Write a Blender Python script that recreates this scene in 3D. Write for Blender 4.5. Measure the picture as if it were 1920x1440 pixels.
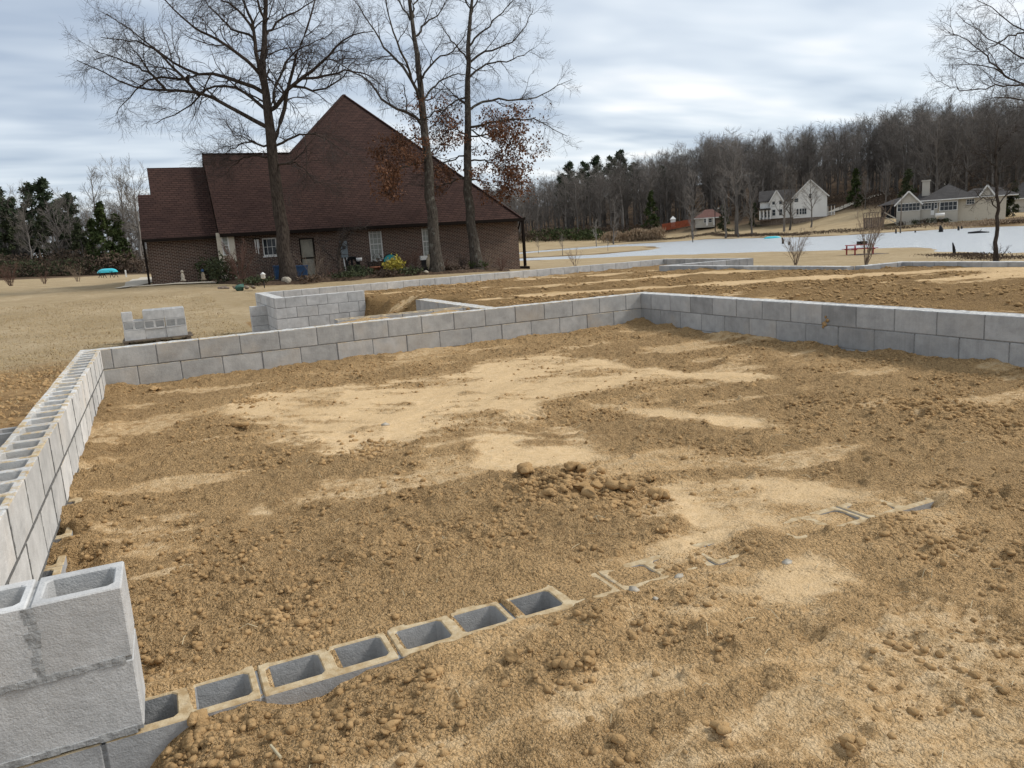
import bpy, bmesh, math, random
import numpy as np
from mathutils import Vector, Matrix

# ------------------------------------------------------------------ clear
for o in list(bpy.data.objects):
    bpy.data.objects.remove(o)
S = bpy.context.scene
COL = S.collection
rng = np.random.default_rng(7)
random.seed(7)

# ------------------------------------------------------------------ camera
FPX = 1426.65                       # focal length in pixels of a 1920 wide frame
CAM = np.array([0.578, -8.542, 0.814])
PITCH, ROLL, YAW = 0.18694, -0.06461, 0.42643
_cp, _sp = math.cos(PITCH), math.sin(PITCH)
FW = np.array([math.sin(YAW)*_cp, math.cos(YAW)*_cp, -_sp])
_rt = np.array([math.cos(YAW), -math.sin(YAW), 0.0])
_up = np.cross(_rt, FW)
RT = math.cos(ROLL)*_rt + math.sin(ROLL)*_up
UP = -math.sin(ROLL)*_rt + math.cos(ROLL)*_up
cd = bpy.data.cameras.new('camera')
cd.sensor_width = 36.0
cd.lens = FPX/1920*36.0
cd.clip_start = 0.05
cd.clip_end = 6000
co = bpy.data.objects.new('camera', cd)
COL.objects.link(co)
m = Matrix.Identity(4)
for i in range(3):
    m[i][0], m[i][1], m[i][2], m[i][3] = RT[i], UP[i], -FW[i], CAM[i]
co.matrix_world = m
S.camera = co

# ------------------------------------------------------------------ world: overcast, streaky
SUN_AZ, SUN_EL = math.radians(104), math.radians(42)     # azimuth clockwise from +Y
W = bpy.data.worlds.new('World')
S.world = W
W.use_nodes = True
nt = W.node_tree
nt.nodes.clear()
def N(t, typ, **kw):
    n = t.nodes.new(typ)
    for k, v in kw.items():
        if k == 'ins':
            for a, b in v.items():
                n.inputs[a].default_value = b
        else:
            setattr(n, k, v)
    return n
def L(t, a, b):
    t.links.new(a, b)
sky = N(nt, 'ShaderNodeTexSky', sky_type='NISHITA', sun_disc=False, sun_elevation=SUN_EL, sun_rotation=SUN_AZ)
tc = N(nt, 'ShaderNodeTexCoord')
sep = N(nt, 'ShaderNodeSeparateXYZ')
L(nt, tc.outputs['Generated'], sep.inputs[0])
zc = N(nt, 'ShaderNodeMath', operation='MAXIMUM', ins={1: 0.0}); L(nt, sep.outputs[2], zc.inputs[0])
za = N(nt, 'ShaderNodeMath', operation='ADD', ins={1: 0.10}); L(nt, zc.outputs[0], za.inputs[0])
dx = N(nt, 'ShaderNodeMath', operation='DIVIDE'); L(nt, sep.outputs[0], dx.inputs[0]); L(nt, za.outputs[0], dx.inputs[1])
dy = N(nt, 'ShaderNodeMath', operation='DIVIDE'); L(nt, sep.outputs[1], dy.inputs[0]); L(nt, za.outputs[0], dy.inputs[1])
cmb = N(nt, 'ShaderNodeCombineXYZ'); L(nt, dx.outputs[0], cmb.inputs[0]); L(nt, dy.outputs[0], cmb.inputs[1])
mp = N(nt, 'ShaderNodeMapping'); L(nt, cmb.outputs[0], mp.inputs[0])
mp.inputs['Rotation'].default_value = (0, 0, math.radians(32))
mp.inputs['Scale'].default_value = (0.50, 1.0, 1.0)
n1 = N(nt, 'ShaderNodeTexNoise', ins={'Scale': 0.62, 'Detail': 4.5, 'Roughness': 0.47, 'Distortion': 0.6}); L(nt, mp.outputs[0], n1.inputs['Vector'])
n2 = N(nt, 'ShaderNodeTexNoise', ins={'Scale': 2.6, 'Detail': 2.5, 'Roughness': 0.55, 'Distortion': 0.2}); L(nt, mp.outputs[0], n2.inputs['Vector'])
ad = N(nt, 'ShaderNodeMath', operation='MULTIPLY_ADD', ins={1: 0.42}); L(nt, n2.outputs[0], ad.inputs[0]); L(nt, n1.outputs[0], ad.inputs[2])
rp = N(nt, 'ShaderNodeValToRGB'); L(nt, ad.outputs[0], rp.inputs[0])
CK = 5.1      # cloud radiance is written for a background strength of 0.1
el = rp.color_ramp.elements
el[0].position = 0.57; el[0].color = (0.43, 0.505, 0.615, 1)
el[1].position = 0.87; el[1].color = (1.0, 1.0, 1.0, 1)
e = el.new(0.68); e.color = (0.62, 0.69, 0.775, 1)
e = el.new(0.765); e.color = (0.76, 0.82, 0.88, 1)
sc = N(nt, 'ShaderNodeVectorMath', operation='SCALE', ins={3: CK}); L(nt, rp.outputs[0], sc.inputs[0])
mx = N(nt, 'ShaderNodeMix', data_type='RGBA'); mx.inputs[0].default_value = 0.90
L(nt, sky.outputs[0], mx.inputs[6]); L(nt, sc.outputs[0], mx.inputs[7])
bg = N(nt, 'ShaderNodeBackground', ins={'Strength': 0.10}); L(nt, mx.outputs[2], bg.inputs[0])
wo = N(nt, 'ShaderNodeOutputWorld'); L(nt, bg.outputs[0], wo.inputs[0])

sd = bpy.data.lights.new('sun', 'SUN')
sd.energy = 1.5
sd.angle = math.radians(14)
sd.color = (1.0, 0.96, 0.90)
so = bpy.data.objects.new('sun', sd)
COL.objects.link(so)
sv = Vector((math.sin(SUN_AZ)*math.cos(SUN_EL), math.cos(SUN_AZ)*math.cos(SUN_EL), math.sin(SUN_EL)))
so.rotation_euler = sv.to_track_quat('Z', 'Y').to_euler()
so.location = (30, 0, 40)

S.render.engine = 'CYCLES'
S.cycles.max_bounces = 5
S.cycles.diffuse_bounces = 3
S.cycles.glossy_bounces = 2
S.view_settings.view_transform = 'Standard'
S.view_settings.look = 'None'
S.view_settings.exposure = 1.05
S.view_settings.gamma = 1.0
S.view_settings.use_curve_mapping = False

# ------------------------------------------------------------------ layout helpers
def ray(x, y):
    return FW + RT*(x-960)/FPX + UP*(720-y)/FPX
def at(x, y, d):                    # the point seen at a photo pixel, d metres deep
    return CAM + ray(x, y)*d
def onz(x, y, z):
    d = ray(x, y)
    return CAM + d*((z-CAM[2])/d[2])
def ony(x, y, Y):
    d = ray(x, y)
    return CAM + d*((Y-CAM[1])/d[1])
def onplane(x, y, P, n):
    d = ray(x, y)
    n = np.array(n, float)
    return CAM + d*(((np.array(P)-CAM)@n)/(d@n))

# ------------------------------------------------------------------ noise
_tab = np.random.default_rng(3).random((64, 256, 256)).astype(np.float32)
def vn(X, Y, s, k=0):
    x = X/s + 37.3*k; y = Y/s + 11.7*k
    xi = np.floor(x).astype(int); yi = np.floor(y).astype(int)
    fx = x-xi; fy = y-yi
    fx = fx*fx*fx*(fx*(fx*6-15)+10); fy = fy*fy*fy*(fy*(fy*6-15)+10)
    T = _tab[k % 64]
    a = T[xi & 255, yi & 255]; b = T[(xi+1) & 255, yi & 255]
    c = T[xi & 255, (yi+1) & 255]; d = T[(xi+1) & 255, (yi+1) & 255]
    return (a*(1-fx)+b*fx)*(1-fy)+(c*(1-fx)+d*fx)*fy - 0.5
def fbm(X, Y, s, k=0, o=4, g=0.5):
    r = 0; a = 1.0
    for i in range(o):
        c, sn = math.cos(0.6*i+.3), math.sin(0.6*i+.3)
        r = r + a*vn(X*c-Y*sn, X*sn+Y*c, s, k+i); a *= g; s *= 0.5
    return r
def sst(a, b, x):
    t = np.clip((x-a)/(b-a), 0, 1)
    return t*t*(3-2*t)
def poly_sd(X, Y, poly):            # signed distance, positive inside
    P = np.array(poly, float)[:, :2]
    d = np.full(X.shape, 1e9); ins = np.zeros(X.shape, bool)
    n = len(P)
    for i in range(n):
        a = P[i]; b = P[(i+1) % n]; e = b-a
        t = np.clip(((X-a[0])*e[0]+(Y-a[1])*e[1])/(e@e+1e-12), 0, 1)
        d = np.minimum(d, np.hypot(X-a[0]-t*e[0], Y-a[1]-t*e[1]))
        if a[1] != b[1]:
            c = ((a[1] > Y) != (b[1] > Y)) & (X < (b[0]-a[0])*(Y-a[1])/(b[1]-a[1])+a[0])
            ins ^= c
    return np.where(ins, d, -d)

# ------------------------------------------------------------------ object helpers
ORG = {}
def link(o, parent=None):
    COL.objects.link(o)
    if parent is not None:
        o.parent = parent
    return o
def tag(o, label=None, cat=None, group=None, kind=None):
    if label: o['label'] = label
    if cat: o['category'] = cat
    if group: o['group'] = group
    if kind: o['kind'] = kind
    return o
def thing(name, loc, label, cat, group=None, rz=0.0):
    o = bpy.data.objects.new(name, None)
    o.empty_display_size = 0.2
    o.location = tuple(float(v) for v in loc)
    o.rotation_euler = (0, 0, rz)
    link(o)
    ORG[o.name] = np.array(loc, float)
    return tag(o, label, cat, group)
def np_mesh(name, V, F, mat=None, smooth=False, attrs=None):
    V = np.ascontiguousarray(V, dtype=np.float32); F = np.ascontiguousarray(F, dtype=np.int32)
    me = bpy.data.meshes.new(name)
    k = F.shape[1]
    me.vertices.add(len(V)); me.vertices.foreach_set('co', V.ravel())
    me.loops.add(F.size); me.loops.foreach_set('vertex_index', F.ravel())
    me.polygons.add(len(F)); me.polygons.foreach_set('loop_start', np.arange(len(F), dtype=np.int32)*k)
    if smooth:
        me.polygons.foreach_set('use_smooth', np.ones(len(F), bool))
    if attrs:
        for an, av in attrs.items():
            a = me.attributes.new(an, 'FLOAT', 'POINT'); a.data.foreach_set('value', np.ascontiguousarray(av, dtype=np.float32))
    me.update(calc_edges=True)
    if mat: me.materials.append(mat)
    return me
def obj(name, me, parent=None):
    o = bpy.data.objects.new(name, me)
    link(o, parent)
    if parent is not None and parent.name in ORG:
        ORG[o.name] = ORG[parent.name]
    return o
class MB:
    def __init__(s): s.v = []; s.f = []
    def add(s, V, F):
        b = len(s.v); s.v += [tuple(map(float, p)) for p in V]; s.f += [tuple(b+i for i in f) for f in F]; return s
    def box(s, a, b):
        x0, y0, z0 = a; x1, y1, z1 = b
        V = [(x0,y0,z0),(x1,y0,z0),(x1,y1,z0),(x0,y1,z0),(x0,y0,z1),(x1,y0,z1),(x1,y1,z1),(x0,y1,z1)]
        return s.add(V, [(0,3,2,1),(4,5,6,7),(0,1,5,4),(1,2,6,5),(2,3,7,6),(3,0,4,7)])
    def obox(s, c, ax, h):
        c = np.array(c); V = []
        for k in ((-1,-1,-1),(1,-1,-1),(1,1,-1),(-1,1,-1),(-1,-1,1),(1,-1,1),(1,1,1),(-1,1,1)):
            V.append(c+sum(np.array(ax[i])*h[i]*k[i] for i in range(3)))
        return s.add(V, [(0,3,2,1),(4,5,6,7),(0,1,5,4),(1,2,6,5),(2,3,7,6),(3,0,4,7)])
    def poly(s, P): return s.add(P, [tuple(range(len(P)))])
    def tube(s, path, rad, n=8, caps=True):
        P = np.array(path, float); R = np.broadcast_to(np.array(rad, float), (len(P),))
        V = []; F = []
        for i in range(len(P)):
            t = P[min(i+1, len(P)-1)]-P[max(i-1, 0)]; t = t/np.linalg.norm(t)
            ref = np.array([0,0,1.]) if abs(t[2]) < .9 else np.array([1.,0,0])
            u = np.cross(t, ref); u /= np.linalg.norm(u); w = np.cross(t, u)
            for k in range(n):
                a = 2*math.pi*k/n; V.append(P[i]+R[i]*(u*math.cos(a)+w*math.sin(a)))
        for i in range(len(P)-1):
            for k in range(n):
                F.append((i*n+k, i*n+(k+1) % n, (i+1)*n+(k+1) % n, (i+1)*n+k))
        if caps:
            F.append(tuple(range(n))[::-1]); F.append(tuple((len(P)-1)*n+k for k in range(n)))
        return s.add(V, F)
    def lathe(s, c, prof, n=14, wob=0, rs=None):
        path = []; V = []; F = []
        for i, (r, z) in enumerate(prof):
            for k in range(n):
                a = 2*math.pi*k/n; V.append((c[0]+r*math.cos(a), c[1]+r*math.sin(a), c[2]+z))
        for i in range(len(prof)-1):
            for k in range(n): F.append((i*n+k, i*n+(k+1) % n, (i+1)*n+(k+1) % n, (i+1)*n+k))
        F.append(tuple(range(n))[::-1]); F.append(tuple((len(prof)-1)*n+k for k in range(n)))
        return s.add(V, F)
    def build(s, name, mat, parent=None, smooth=False, kind=None):
        o0 = ORG.get(parent.name, np.zeros(3)) if parent is not None else np.zeros(3)
        me = bpy.data.meshes.new(name)
        me.from_pydata([tuple(np.array(p)-o0) for p in s.v], [], s.f)
        me.materials.append(mat)
        if smooth:
            me.polygons.foreach_set('use_smooth', np.ones(len(me.polygons), bool))
        me.update()
        o = obj(name, me, parent)
        if kind: o['kind'] = kind
        return o

# ------------------------------------------------------------------ materials
MAT = {}
def mat(name, rough=0.85, spec=0.3):
    M = bpy.data.materials.new(name); M.use_nodes = True
    t = M.node_tree; b = t.nodes['Principled BSDF']
    b.inputs['Roughness'].default_value = rough
    b.inputs['Specular IOR Level'].default_value = spec*.6
    MAT[name] = M
    return M, t, b
def rgb(t, c): 
    n = N(t, 'ShaderNodeRGB'); n.outputs[0].default_value = (*c, 1); return n.outputs[0]
def mixc(t, fac, a, b, mode='MIX'):
    n = N(t, 'ShaderNodeMix', data_type='RGBA', blend_type=mode)
    for s_, i in ((fac, 0), (a, 6), (b, 7)):
        if isinstance(s_, (int, float)): n.inputs[i].default_value = s_
        elif isinstance(s_, tuple): n.inputs[i].default_value = (*s_, 1)
        else: L(t, s_, n.inputs[i])
    return n.outputs[2]
def noise(t, vec, scale, detail=4, rough=0.55, dist=0.0):
    n = N(t, 'ShaderNodeTexNoise', ins={'Scale': scale, 'Detail': detail, 'Roughness': rough, 'Distortion': dist})
    L(t, vec, n.inputs['Vector']); return n.outputs[0]
def ramp(t, f, a, b, ca=0.0, cb=1.0):
    n = N(t, 'ShaderNodeMapRange', ins={1: a, 2: b, 3: ca, 4: cb}); n.clamp = True
    L(t, f, n.inputs[0]); return n.outputs[0]
def math_(t, op, a, b=None):
    n = N(t, 'ShaderNodeMath', operation=op)
    for i, s_ in ((0, a), (1, b)):
        if s_ is None: continue
        if isinstance(s_, (int, float)): n.inputs[i].default_value = s_
        else: L(t, s_, n.inputs[i])
    return n.outputs[0]
def mapping(t, vec, scale=(1,1,1), rot=(0,0,0), loc=(0,0,0)):
    n = N(t, 'ShaderNodeMapping'); L(t, vec, n.inputs[0])
    n.inputs['Scale'].default_value = scale; n.inputs['Rotation'].default_value = rot; n.inputs['Location'].default_value = loc
    return n.outputs[0]
def bump(t, b, h, strength=0.4, dist=0.01):
    n = N(t, 'ShaderNodeBump', ins={'Strength': strength, 'Distance': dist})
    L(t, h, n.inputs['Height']); L(t, n.outputs[0], b.inputs['Normal'])
def coords(t, kind='Object'):
    return N(t, 'ShaderNodeTexCoord').outputs[kind]
def position(t): return N(t, 'ShaderNodeNewGeometry').outputs['Position']
def simple(name, c, var=0.25, scale=8.0, rough=0.8, spec=0.3, bmp=0.0, world=False, rnd=0.0, c2=None):
    M, t, b = mat(name, rough, spec)
    v = position(t) if world else coords(t)
    n = noise(t, v, scale, 5)
    f = ramp(t, n, 0.3, 0.7)
    c2 = c2 or tuple(x*(1-var) for x in c)
    col = mixc(t, f, c2, tuple(min(1, x*(1+var*.5)) for x in c))
    if rnd:
        oi = N(t, 'ShaderNodeObjectInfo').outputs['Random']
        col = mixc(t, 1.0, col, N(t, 'ShaderNodeCombineColor').outputs[0], 'MULTIPLY')
        cc = [n_ for n_ in t.nodes if n_.bl_idname == 'ShaderNodeCombineColor'][0]
        r_ = ramp(t, oi, 0, 1, 1-rnd, 1+rnd*.4)
        for i in range(3): L(t, r_, cc.inputs[i])
    L(t, col, b.inputs['Base Color'])
    if bmp: bump(t, b, n, bmp, 0.02)
    return M

def block_mat(name, base, dust=0.0, tan=0.25, var=0.16):
    M, t, b = mat(name, 0.92, 0.2)
    v = coords(t); oi = N(t, 'ShaderNodeObjectInfo').outputs['Random']
    off = N(t, 'ShaderNodeCombineXYZ')
    for i, k in enumerate((31.0, 17.0, 53.0)): L(t, math_(t, 'MULTIPLY', oi, k), off.inputs[i])
    vv = N(t, 'ShaderNodeVectorMath', operation='ADD'); L(t, v, vv.inputs[0]); L(t, off.outputs[0], vv.inputs[1]); v = vv.outputs[0]
    fine = noise(t, v, 190, 3, 0.6)
    mid = noise(t, v, 9, 4, 0.6)
    big = noise(t, v, 3.0, 3, 0.5)
    col = mixc(t, ramp(t, math_(t, 'ADD', math_(t, 'MULTIPLY', mid, .6), math_(t, 'MULTIPLY', big, .4)), 0.36, 0.62), tuple(x*.78 for x in base), tuple(min(1, x*1.14) for x in base))
    # pores and grains
    col = mixc(t, ramp(t, fine, 0.58, 0.72, 0, .45), col, tuple(x*.45 for x in base))
    col = mixc(t, ramp(t, fine, 0.42, 0.30, 0, .35), col, tuple(min(1, x*1.5) for x in base))
    # vertical drag marks
    st = noise(t, mapping(t, v, (60, 60, 2.0)), 1.0, 3, .6)
    col = mixc(t, ramp(t, st, 0.5, 0.75, 0, .22), col, tuple(min(1, x*1.35) for x in base))
    # tan clay stain of its own shape
    stn = math_(t, 'MULTIPLY', ramp(t, big, 0.48, 0.7), ramp(t, oi, 0.2, 1.0, .1, 1.0))
    col = mixc(t, math_(t, 'MULTIPLY', stn, tan), col, (0.42, 0.30, 0.17))
    g = N(t, 'ShaderNodeCombineColor'); r_ = ramp(t, math_(t, 'FRACT', math_(t, 'MULTIPLY', oi, 7.31)), 0, 1, 1-var, 1+var*.6)
    for i in range(3): L(t, r_, g.inputs[i])
    col = mixc(t, 1.0, col, g.outputs[0], 'MULTIPLY')
    if dust > 0:
        nz = N(t, 'ShaderNodeSeparateXYZ'); L(t, N(t, 'ShaderNodeNewGeometry').outputs['True Normal'], nz.inputs[0])
        up = ramp(t, nz.outputs[2], 0.45, 0.65)
        d = ramp(t, noise(t, v, 14, 5, .65), 0.5-dust*.35, 0.62-dust*.25)
        col = mixc(t, math_(t, 'MULTIPLY', up, d), col, mixc(t, ramp(t, noise(t, v, 30, 4, .6), .35, .65), (0.36, 0.255, 0.135), (0.52, 0.42, 0.27)))
    L(t, col, b.inputs['Base Color'])
    hh = math_(t, 'ADD', math_(t, 'MULTIPLY', fine, .6), math_(t, 'MULTIPLY', noise(t, v, 45, 3), .8))
    bump(t, b, hh, 0.55, 0.006)
    return M
M_BLOCK = block_mat('concrete_block_grey', (0.36, 0.36, 0.355), var=.2)
M_BLOCK_J = block_mat('concrete_block_light_grey_skylit', (0.50, 0.495, 0.48), tan=.15, var=.10)  # lighter than plain block: sky light on the jamb front put into the base
M_BLOCK_T = block_mat('concrete_block_stained', (0.415, 0.405, 0.383), dust=.35, tan=0.5, var=.13)
M_BLOCK_D = block_mat('concrete_block_dusted', (0.37, 0.37, 0.365), dust=1.0, tan=0.2)
M_BLOCK_L = block_mat('concrete_block_pale', (0.56, 0.55, 0.525), dust=.15, tan=0.35)
M_MORTAR = simple('mortar', (0.25, 0.25, 0.245), 0.3, 60, 0.95, 0.1, 0.5)
M_MORTAR_K = simple('mortar_dark', (0.17, 0.168, 0.16), .3, 60, .95, .1, .5)
M_MORTAR_S = simple('mortar_grey', (0.36, 0.36, 0.35), .35, 30, .95, .1, .6)
M_MORTAR_P = simple('mortar_pale', (0.55, 0.54, 0.51), 0.35, 40, 0.95, 0.1, 0.6)

def soil_mat(name, dark, darker, pale, pale2):
    M, t, b = mat(name, 0.97, 0.12)
    v = position(t)
    a = N(t, 'ShaderNodeAttribute', attribute_name='pale').outputs['Fac']
    n_f = noise(t, v, 95, 3, .65); n_m = noise(t, v, 22, 3, .6); n_b = noise(t, v, 1.3, 3, .55); n_g = noise(t, v, 260, 1, .6)
    cd_ = mixc(t, ramp(t, n_m, .34, .66), darker, dark)
    cd_ = mixc(t, ramp(t, n_b, .35, .7, 0, .55), cd_, tuple(x*1.22 for x in dark))
    cp_ = mixc(t, ramp(t, n_m, .38, .68), pale2, pale)
    cp_ = mixc(t, ramp(t, n_b, .4, .65, 0, .6), cp_, tuple(x*.84 for x in pale2))
    n_s = noise(t, mapping(t, v, (1.6, 14, 1), (0, 0, .62)), 1.0, 3, .65)
    edge = math_(t, 'ADD', a, math_(t, 'ADD', math_(t, 'MULTIPLY', math_(t, 'SUBTRACT', n_m, .5), 1.0), math_(t, 'MULTIPLY', math_(t, 'SUBTRACT', n_s, .5), .9)))
    col = mixc(t, ramp(t, edge, .36, .70), cd_, cp_)
    col = mixc(t, math_(t, 'MULTIPLY', ramp(t, n_f, .48, .66, 0, .85), ramp(t, a, 0, 1, 1, .35)), col, tuple(x*.5 for x in darker))
    col = mixc(t, ramp(t, n_g, .57, .70, 0, .6), col, tuple(min(1, x*1.25) for x in pale))
    L(t, col, b.inputs['Base Color'])
    h = math_(t, 'ADD', math_(t, 'MULTIPLY', n_f, 1.3), math_(t, 'ADD', math_(t, 'MULTIPLY', n_g, .4), math_(t, 'MULTIPLY', n_m, 1.2)))
    wv = N(t, 'ShaderNodeVectorMath', operation='MULTIPLY_ADD'); wn = N(t, 'ShaderNodeTexNoise', ins={'Scale': 40.0, 'Detail': 1.0}); L(t, v, wn.inputs['Vector']); L(t, wn.outputs[1], wv.inputs[0]); wv.inputs[1].default_value = (.02, .02, .02); L(t, v, wv.inputs[2]); v = wv.outputs[0]
    vo = N(t, 'ShaderNodeTexVoronoi', ins={'Scale': 62.0, 'Randomness': 1.0}); L(t, v, vo.inputs['Vector'])
    vo2 = N(t, 'ShaderNodeTexVoronoi', ins={'Scale': 125.0}); L(t, v, vo2.inputs['Vector'])
    crumb = math_(t, 'ADD', math_(t, 'MULTIPLY', vo.outputs['Distance'], math_(t, 'MULTIPLY', ramp(t, n_b, .35, .6), -.9)), math_(t, 'MULTIPLY', vo2.outputs['Distance'], -.55))
    h = math_(t, 'ADD', h, crumb)
    h = math_(t, 'MULTIPLY', h, ramp(t, a, 0, .8, 1.0, .16))
    bump(t, b, h, 1.0, 0.022)
    return M
M_SOIL = soil_mat('clay_soil', (0.54, 0.352, 0.170), (0.325, 0.202, 0.092), (0.64, 0.468, 0.275), (0.565, 0.395, 0.212))
M_FILL = soil_mat('clay_fill', (0.38, 0.238, 0.102), (0.21, 0.126, 0.053), (0.63, 0.455, 0.27), (0.49, 0.335, 0.165))
def clod_mat():
    M, t, b = mat('clay_clod', 0.97, 0.1)
    v = position(t); n = noise(t, v, 60, 5, .6); nb = noise(t, v, 9, 3)
    col = mixc(t, ramp(t, nb, .35, .65), (0.29, 0.182, 0.084), (0.46, 0.30, 0.146))
    col = mixc(t, ramp(t, n, .35, .65, 0, .6), col, (0.37, 0.235, 0.11))
    col = mixc(t, ramp(t, noise(t, v, 220, 2), .6, .75, 0, .5), col, (0.5, 0.37, 0.21))
    L(t, col, b.inputs['Base Color']); bump(t, b, n, .9, .012)
    return M
M_CLOD = clod_mat()

def terrain_mat():
    M, t, b = mat('dormant_lawn', 0.97, 0.1)
    v = position(t)
    dirt = N(t, 'ShaderNodeAttribute', attribute_name='dirt').outputs['Fac']
    lit = N(t, 'ShaderNodeAttribute', attribute_name='litter').outputs['Fac']
    gr = N(t, 'ShaderNodeAttribute', attribute_name='rough').outputs['Fac']
    n1 = noise(t, v, .35, 5, .6); n2 = noise(t, v, 3.0, 5, .65); n3 = noise(t, v, 25, 4, .7)
    c = mixc(t, ramp(t, n1, .35, .65), (0.345, 0.265, 0.16), (0.455, 0.355, 0.225))
    c = mixc(t, ramp(t, n2, .38, .66, 0, .6), c, (0.30, 0.215, 0.105))
    c = mixc(t, ramp(t, n3, .5, .7, 0, .55), c, (0.20, 0.145, 0.075))
    rg = mixc(t, ramp(t, n2, .35, .65), (0.13, 0.09, 0.05), (0.24, 0.165, 0.085))
    c = mixc(t, ramp(t, math_(t, 'ADD', gr, math_(t, 'MULTIPLY', math_(t, 'SUBTRACT', n2, .5), .5)), .35, .7), c, rg)
    dc = mixc(t, ramp(t, n2, .35, .65), (0.15, 0.092, 0.044), (0.37, 0.235, 0.11))
    c = mixc(t, ramp(t, math_(t, 'ADD', dirt, math_(t, 'MULTIPLY', math_(t, 'SUBTRACT', n2, .5), .9)), .3, .7), c, dc)
    lc = mixc(t, ramp(t, noise(t, v, .15, 5, .7), .35, .65), (0.055, 0.040, 0.028), (0.115, 0.075, 0.045))
    c = mixc(t, lit, c, lc)
    L(t, c, b.inputs['Base Color']); bump(t, b, math_(t, 'ADD', n3, n2), .8, .05)
    return M
M_LAND = terrain_mat()
def water_mat():
    M, t, b = mat('lake_water', 0.26, 1.2)
    v = position(t)
    b.inputs['Base Color'].default_value = (0.50, 0.52, 0.525, 1)
    n = noise(t, mapping(t, v, (.45, 1.5, 1), (0, 0, .43)), 1.0, 5, .65); n2 = noise(t, v, 7, 3, .6)
    bump(t, b, math_(t, 'ADD', n, math_(t, 'MULTIPLY', n2, .25)), 1.0, .35)
    return M
M_WATER = water_mat()
def brick_mat(name, w=.205, h=.072, c1=(0.075, 0.037, 0.025), c2=(0.026, 0.015, 0.012), cm=(0.25, 0.20, 0.165), mort=.012):
    M, t, b = mat(name, .9, .2)
    s = N(t, 'ShaderNodeSeparateXYZ'); L(t, position(t), s.inputs[0])
    cc = N(t, 'ShaderNodeCombineXYZ'); L(t, math_(t, 'ADD', s.outputs[0], s.outputs[1]), cc.inputs[0]); L(t, s.outputs[2], cc.inputs[1])
    br = N(t, 'ShaderNodeTexBrick', ins={'Scale': 1.0, 'Mortar Size': mort, 'Brick Width': w, 'Row Height': h, 'Bias': -.1, 'Mortar Smooth': .2})
    br.inputs['Color1'].default_value = (*c1, 1); br.inputs['Color2'].default_value = (*c2, 1); br.inputs['Mortar'].default_value = (*cm, 1)
    L(t, cc.outputs[0], br.inputs['Vector'])
    n = noise(t, position(t), 1.2, 4, .6)
    col = mixc(t, ramp(t, n, .45, .75, 0, .25), br.outputs[0], (0.10, 0.068, 0.052))
    pale = ramp(t, noise(t, mapping(t, position(t), (5, 5, 14)), 1, 1), .70, .74, 0, .5)
    col = mixc(t, pale, col, (0.28, 0.21, 0.17))
    L(t, col, b.inputs['Base Color']); bump(t, b, br.outputs['Fac'], -.5, .01)
    return M
M_BRICK = brick_mat('dark_brown_brick')
def shingle_mat(name, c1, c2, row=.105):
    M, t, b = mat(name, .95, .15)
    s = N(t, 'ShaderNodeSeparateXYZ'); L(t, position(t), s.inputs[0])
    cc = N(t, 'ShaderNodeCombineXYZ'); L(t, math_(t, 'ADD', s.outputs[0], math_(t, 'MULTIPLY', s.outputs[1], .37)), cc.inputs[0]); L(t, s.outputs[2], cc.inputs[1])
    br = N(t, 'ShaderNodeTexBrick', ins={'Scale': 1.0, 'Mortar Size': .022, 'Brick Width': .32, 'Row Height': row, 'Bias': 0.0, 'Mortar Smooth': .5})
    br.inputs['Color1'].default_value = (*c1, 1); br.inputs['Color2'].default_value = (*c2, 1); br.inputs['Mortar'].default_value = (*[x*.45 for x in c2], 1)
    L(t, cc.outputs[0], br.inputs['Vector'])
    n = noise(t, mapping(t, position(t), (.5, .5, .25)), 1.0, 5, .6)
    col = mixc(t, ramp(t, n, .42, .75, 0, .5), br.outputs[0], tuple(x*.55 for x in c2))
    n2 = noise(t, mapping(t, position(t), (1, 1, 8)), 2.0, 3, .6)
    col = mixc(t, ramp(t, n2, .45, .7, 0, .35), col, tuple(x*1.3 for x in c1))
    L(t, col, b.inputs['Base Color']); bump(t, b, br.outputs['Fac'], -.4, .01)
    return M
M_SHINGLE = shingle_mat('brown_shingles', (0.073, 0.042, 0.034), (0.050, 0.030, 0.026))
M_SHINGLE_G = shingle_mat('grey_shingles', (0.085, 0.078, 0.074), (0.06, 0.056, 0.054), .2)
M_SHINGLE_R = shingle_mat('red_brown_shingles', (0.19, 0.10, 0.085), (0.15, 0.085, 0.07), .2)
M_FASCIA = simple('dark_brown_trim', (0.016, 0.012, 0.010), .2, 5, .85, .1)
M_WHITE = simple('white_paint', (0.66, 0.65, 0.62), .12, 4, .6)
M_CREAM = simple('cream_stucco', (0.52, 0.47, 0.38), .12, 6, .9)
M_SIDING = simple('white_siding', (0.68, 0.67, 0.64), .08, .6, .8)
M_BEIGE = simple('beige_siding', (0.42, 0.39, 0.335), .1, .6, .85)
M_STONE = simple('field_stone', (0.21, 0.165, 0.13), .6, 3.5, .95)
M_ROCK = simple('pale_rock', (0.46, 0.41, 0.33), .55, 14, .95, .2, .6)
M_GLASS, _t, _b = mat('window_glass', .08, .6); _b.inputs['Base Color'].default_value = (0.02, 0.025, 0.03, 1)
M_BLIND = simple('closed_blinds', (0.30, 0.31, 0.28), .15, 9, .7)
M_DOOR = simple('tan_door', (0.27, 0.25, 0.20), .2, 5, .5)
M_METER = simple('grey_metal_box', (0.17, 0.20, 0.215), .2, 5, .45, .5)
M_TEAL = simple('teal_paint', (0.02, 0.27, 0.30), .2, 9, .4, .5)
M_TURQ = simple('turquoise_plastic', (0.06, 0.52, 0.60), .15, 4, .4, .5)
M_BLUE = simple('blue_plastic', (0.03, 0.075, 0.16), .2, 5, .4, .5)
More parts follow.
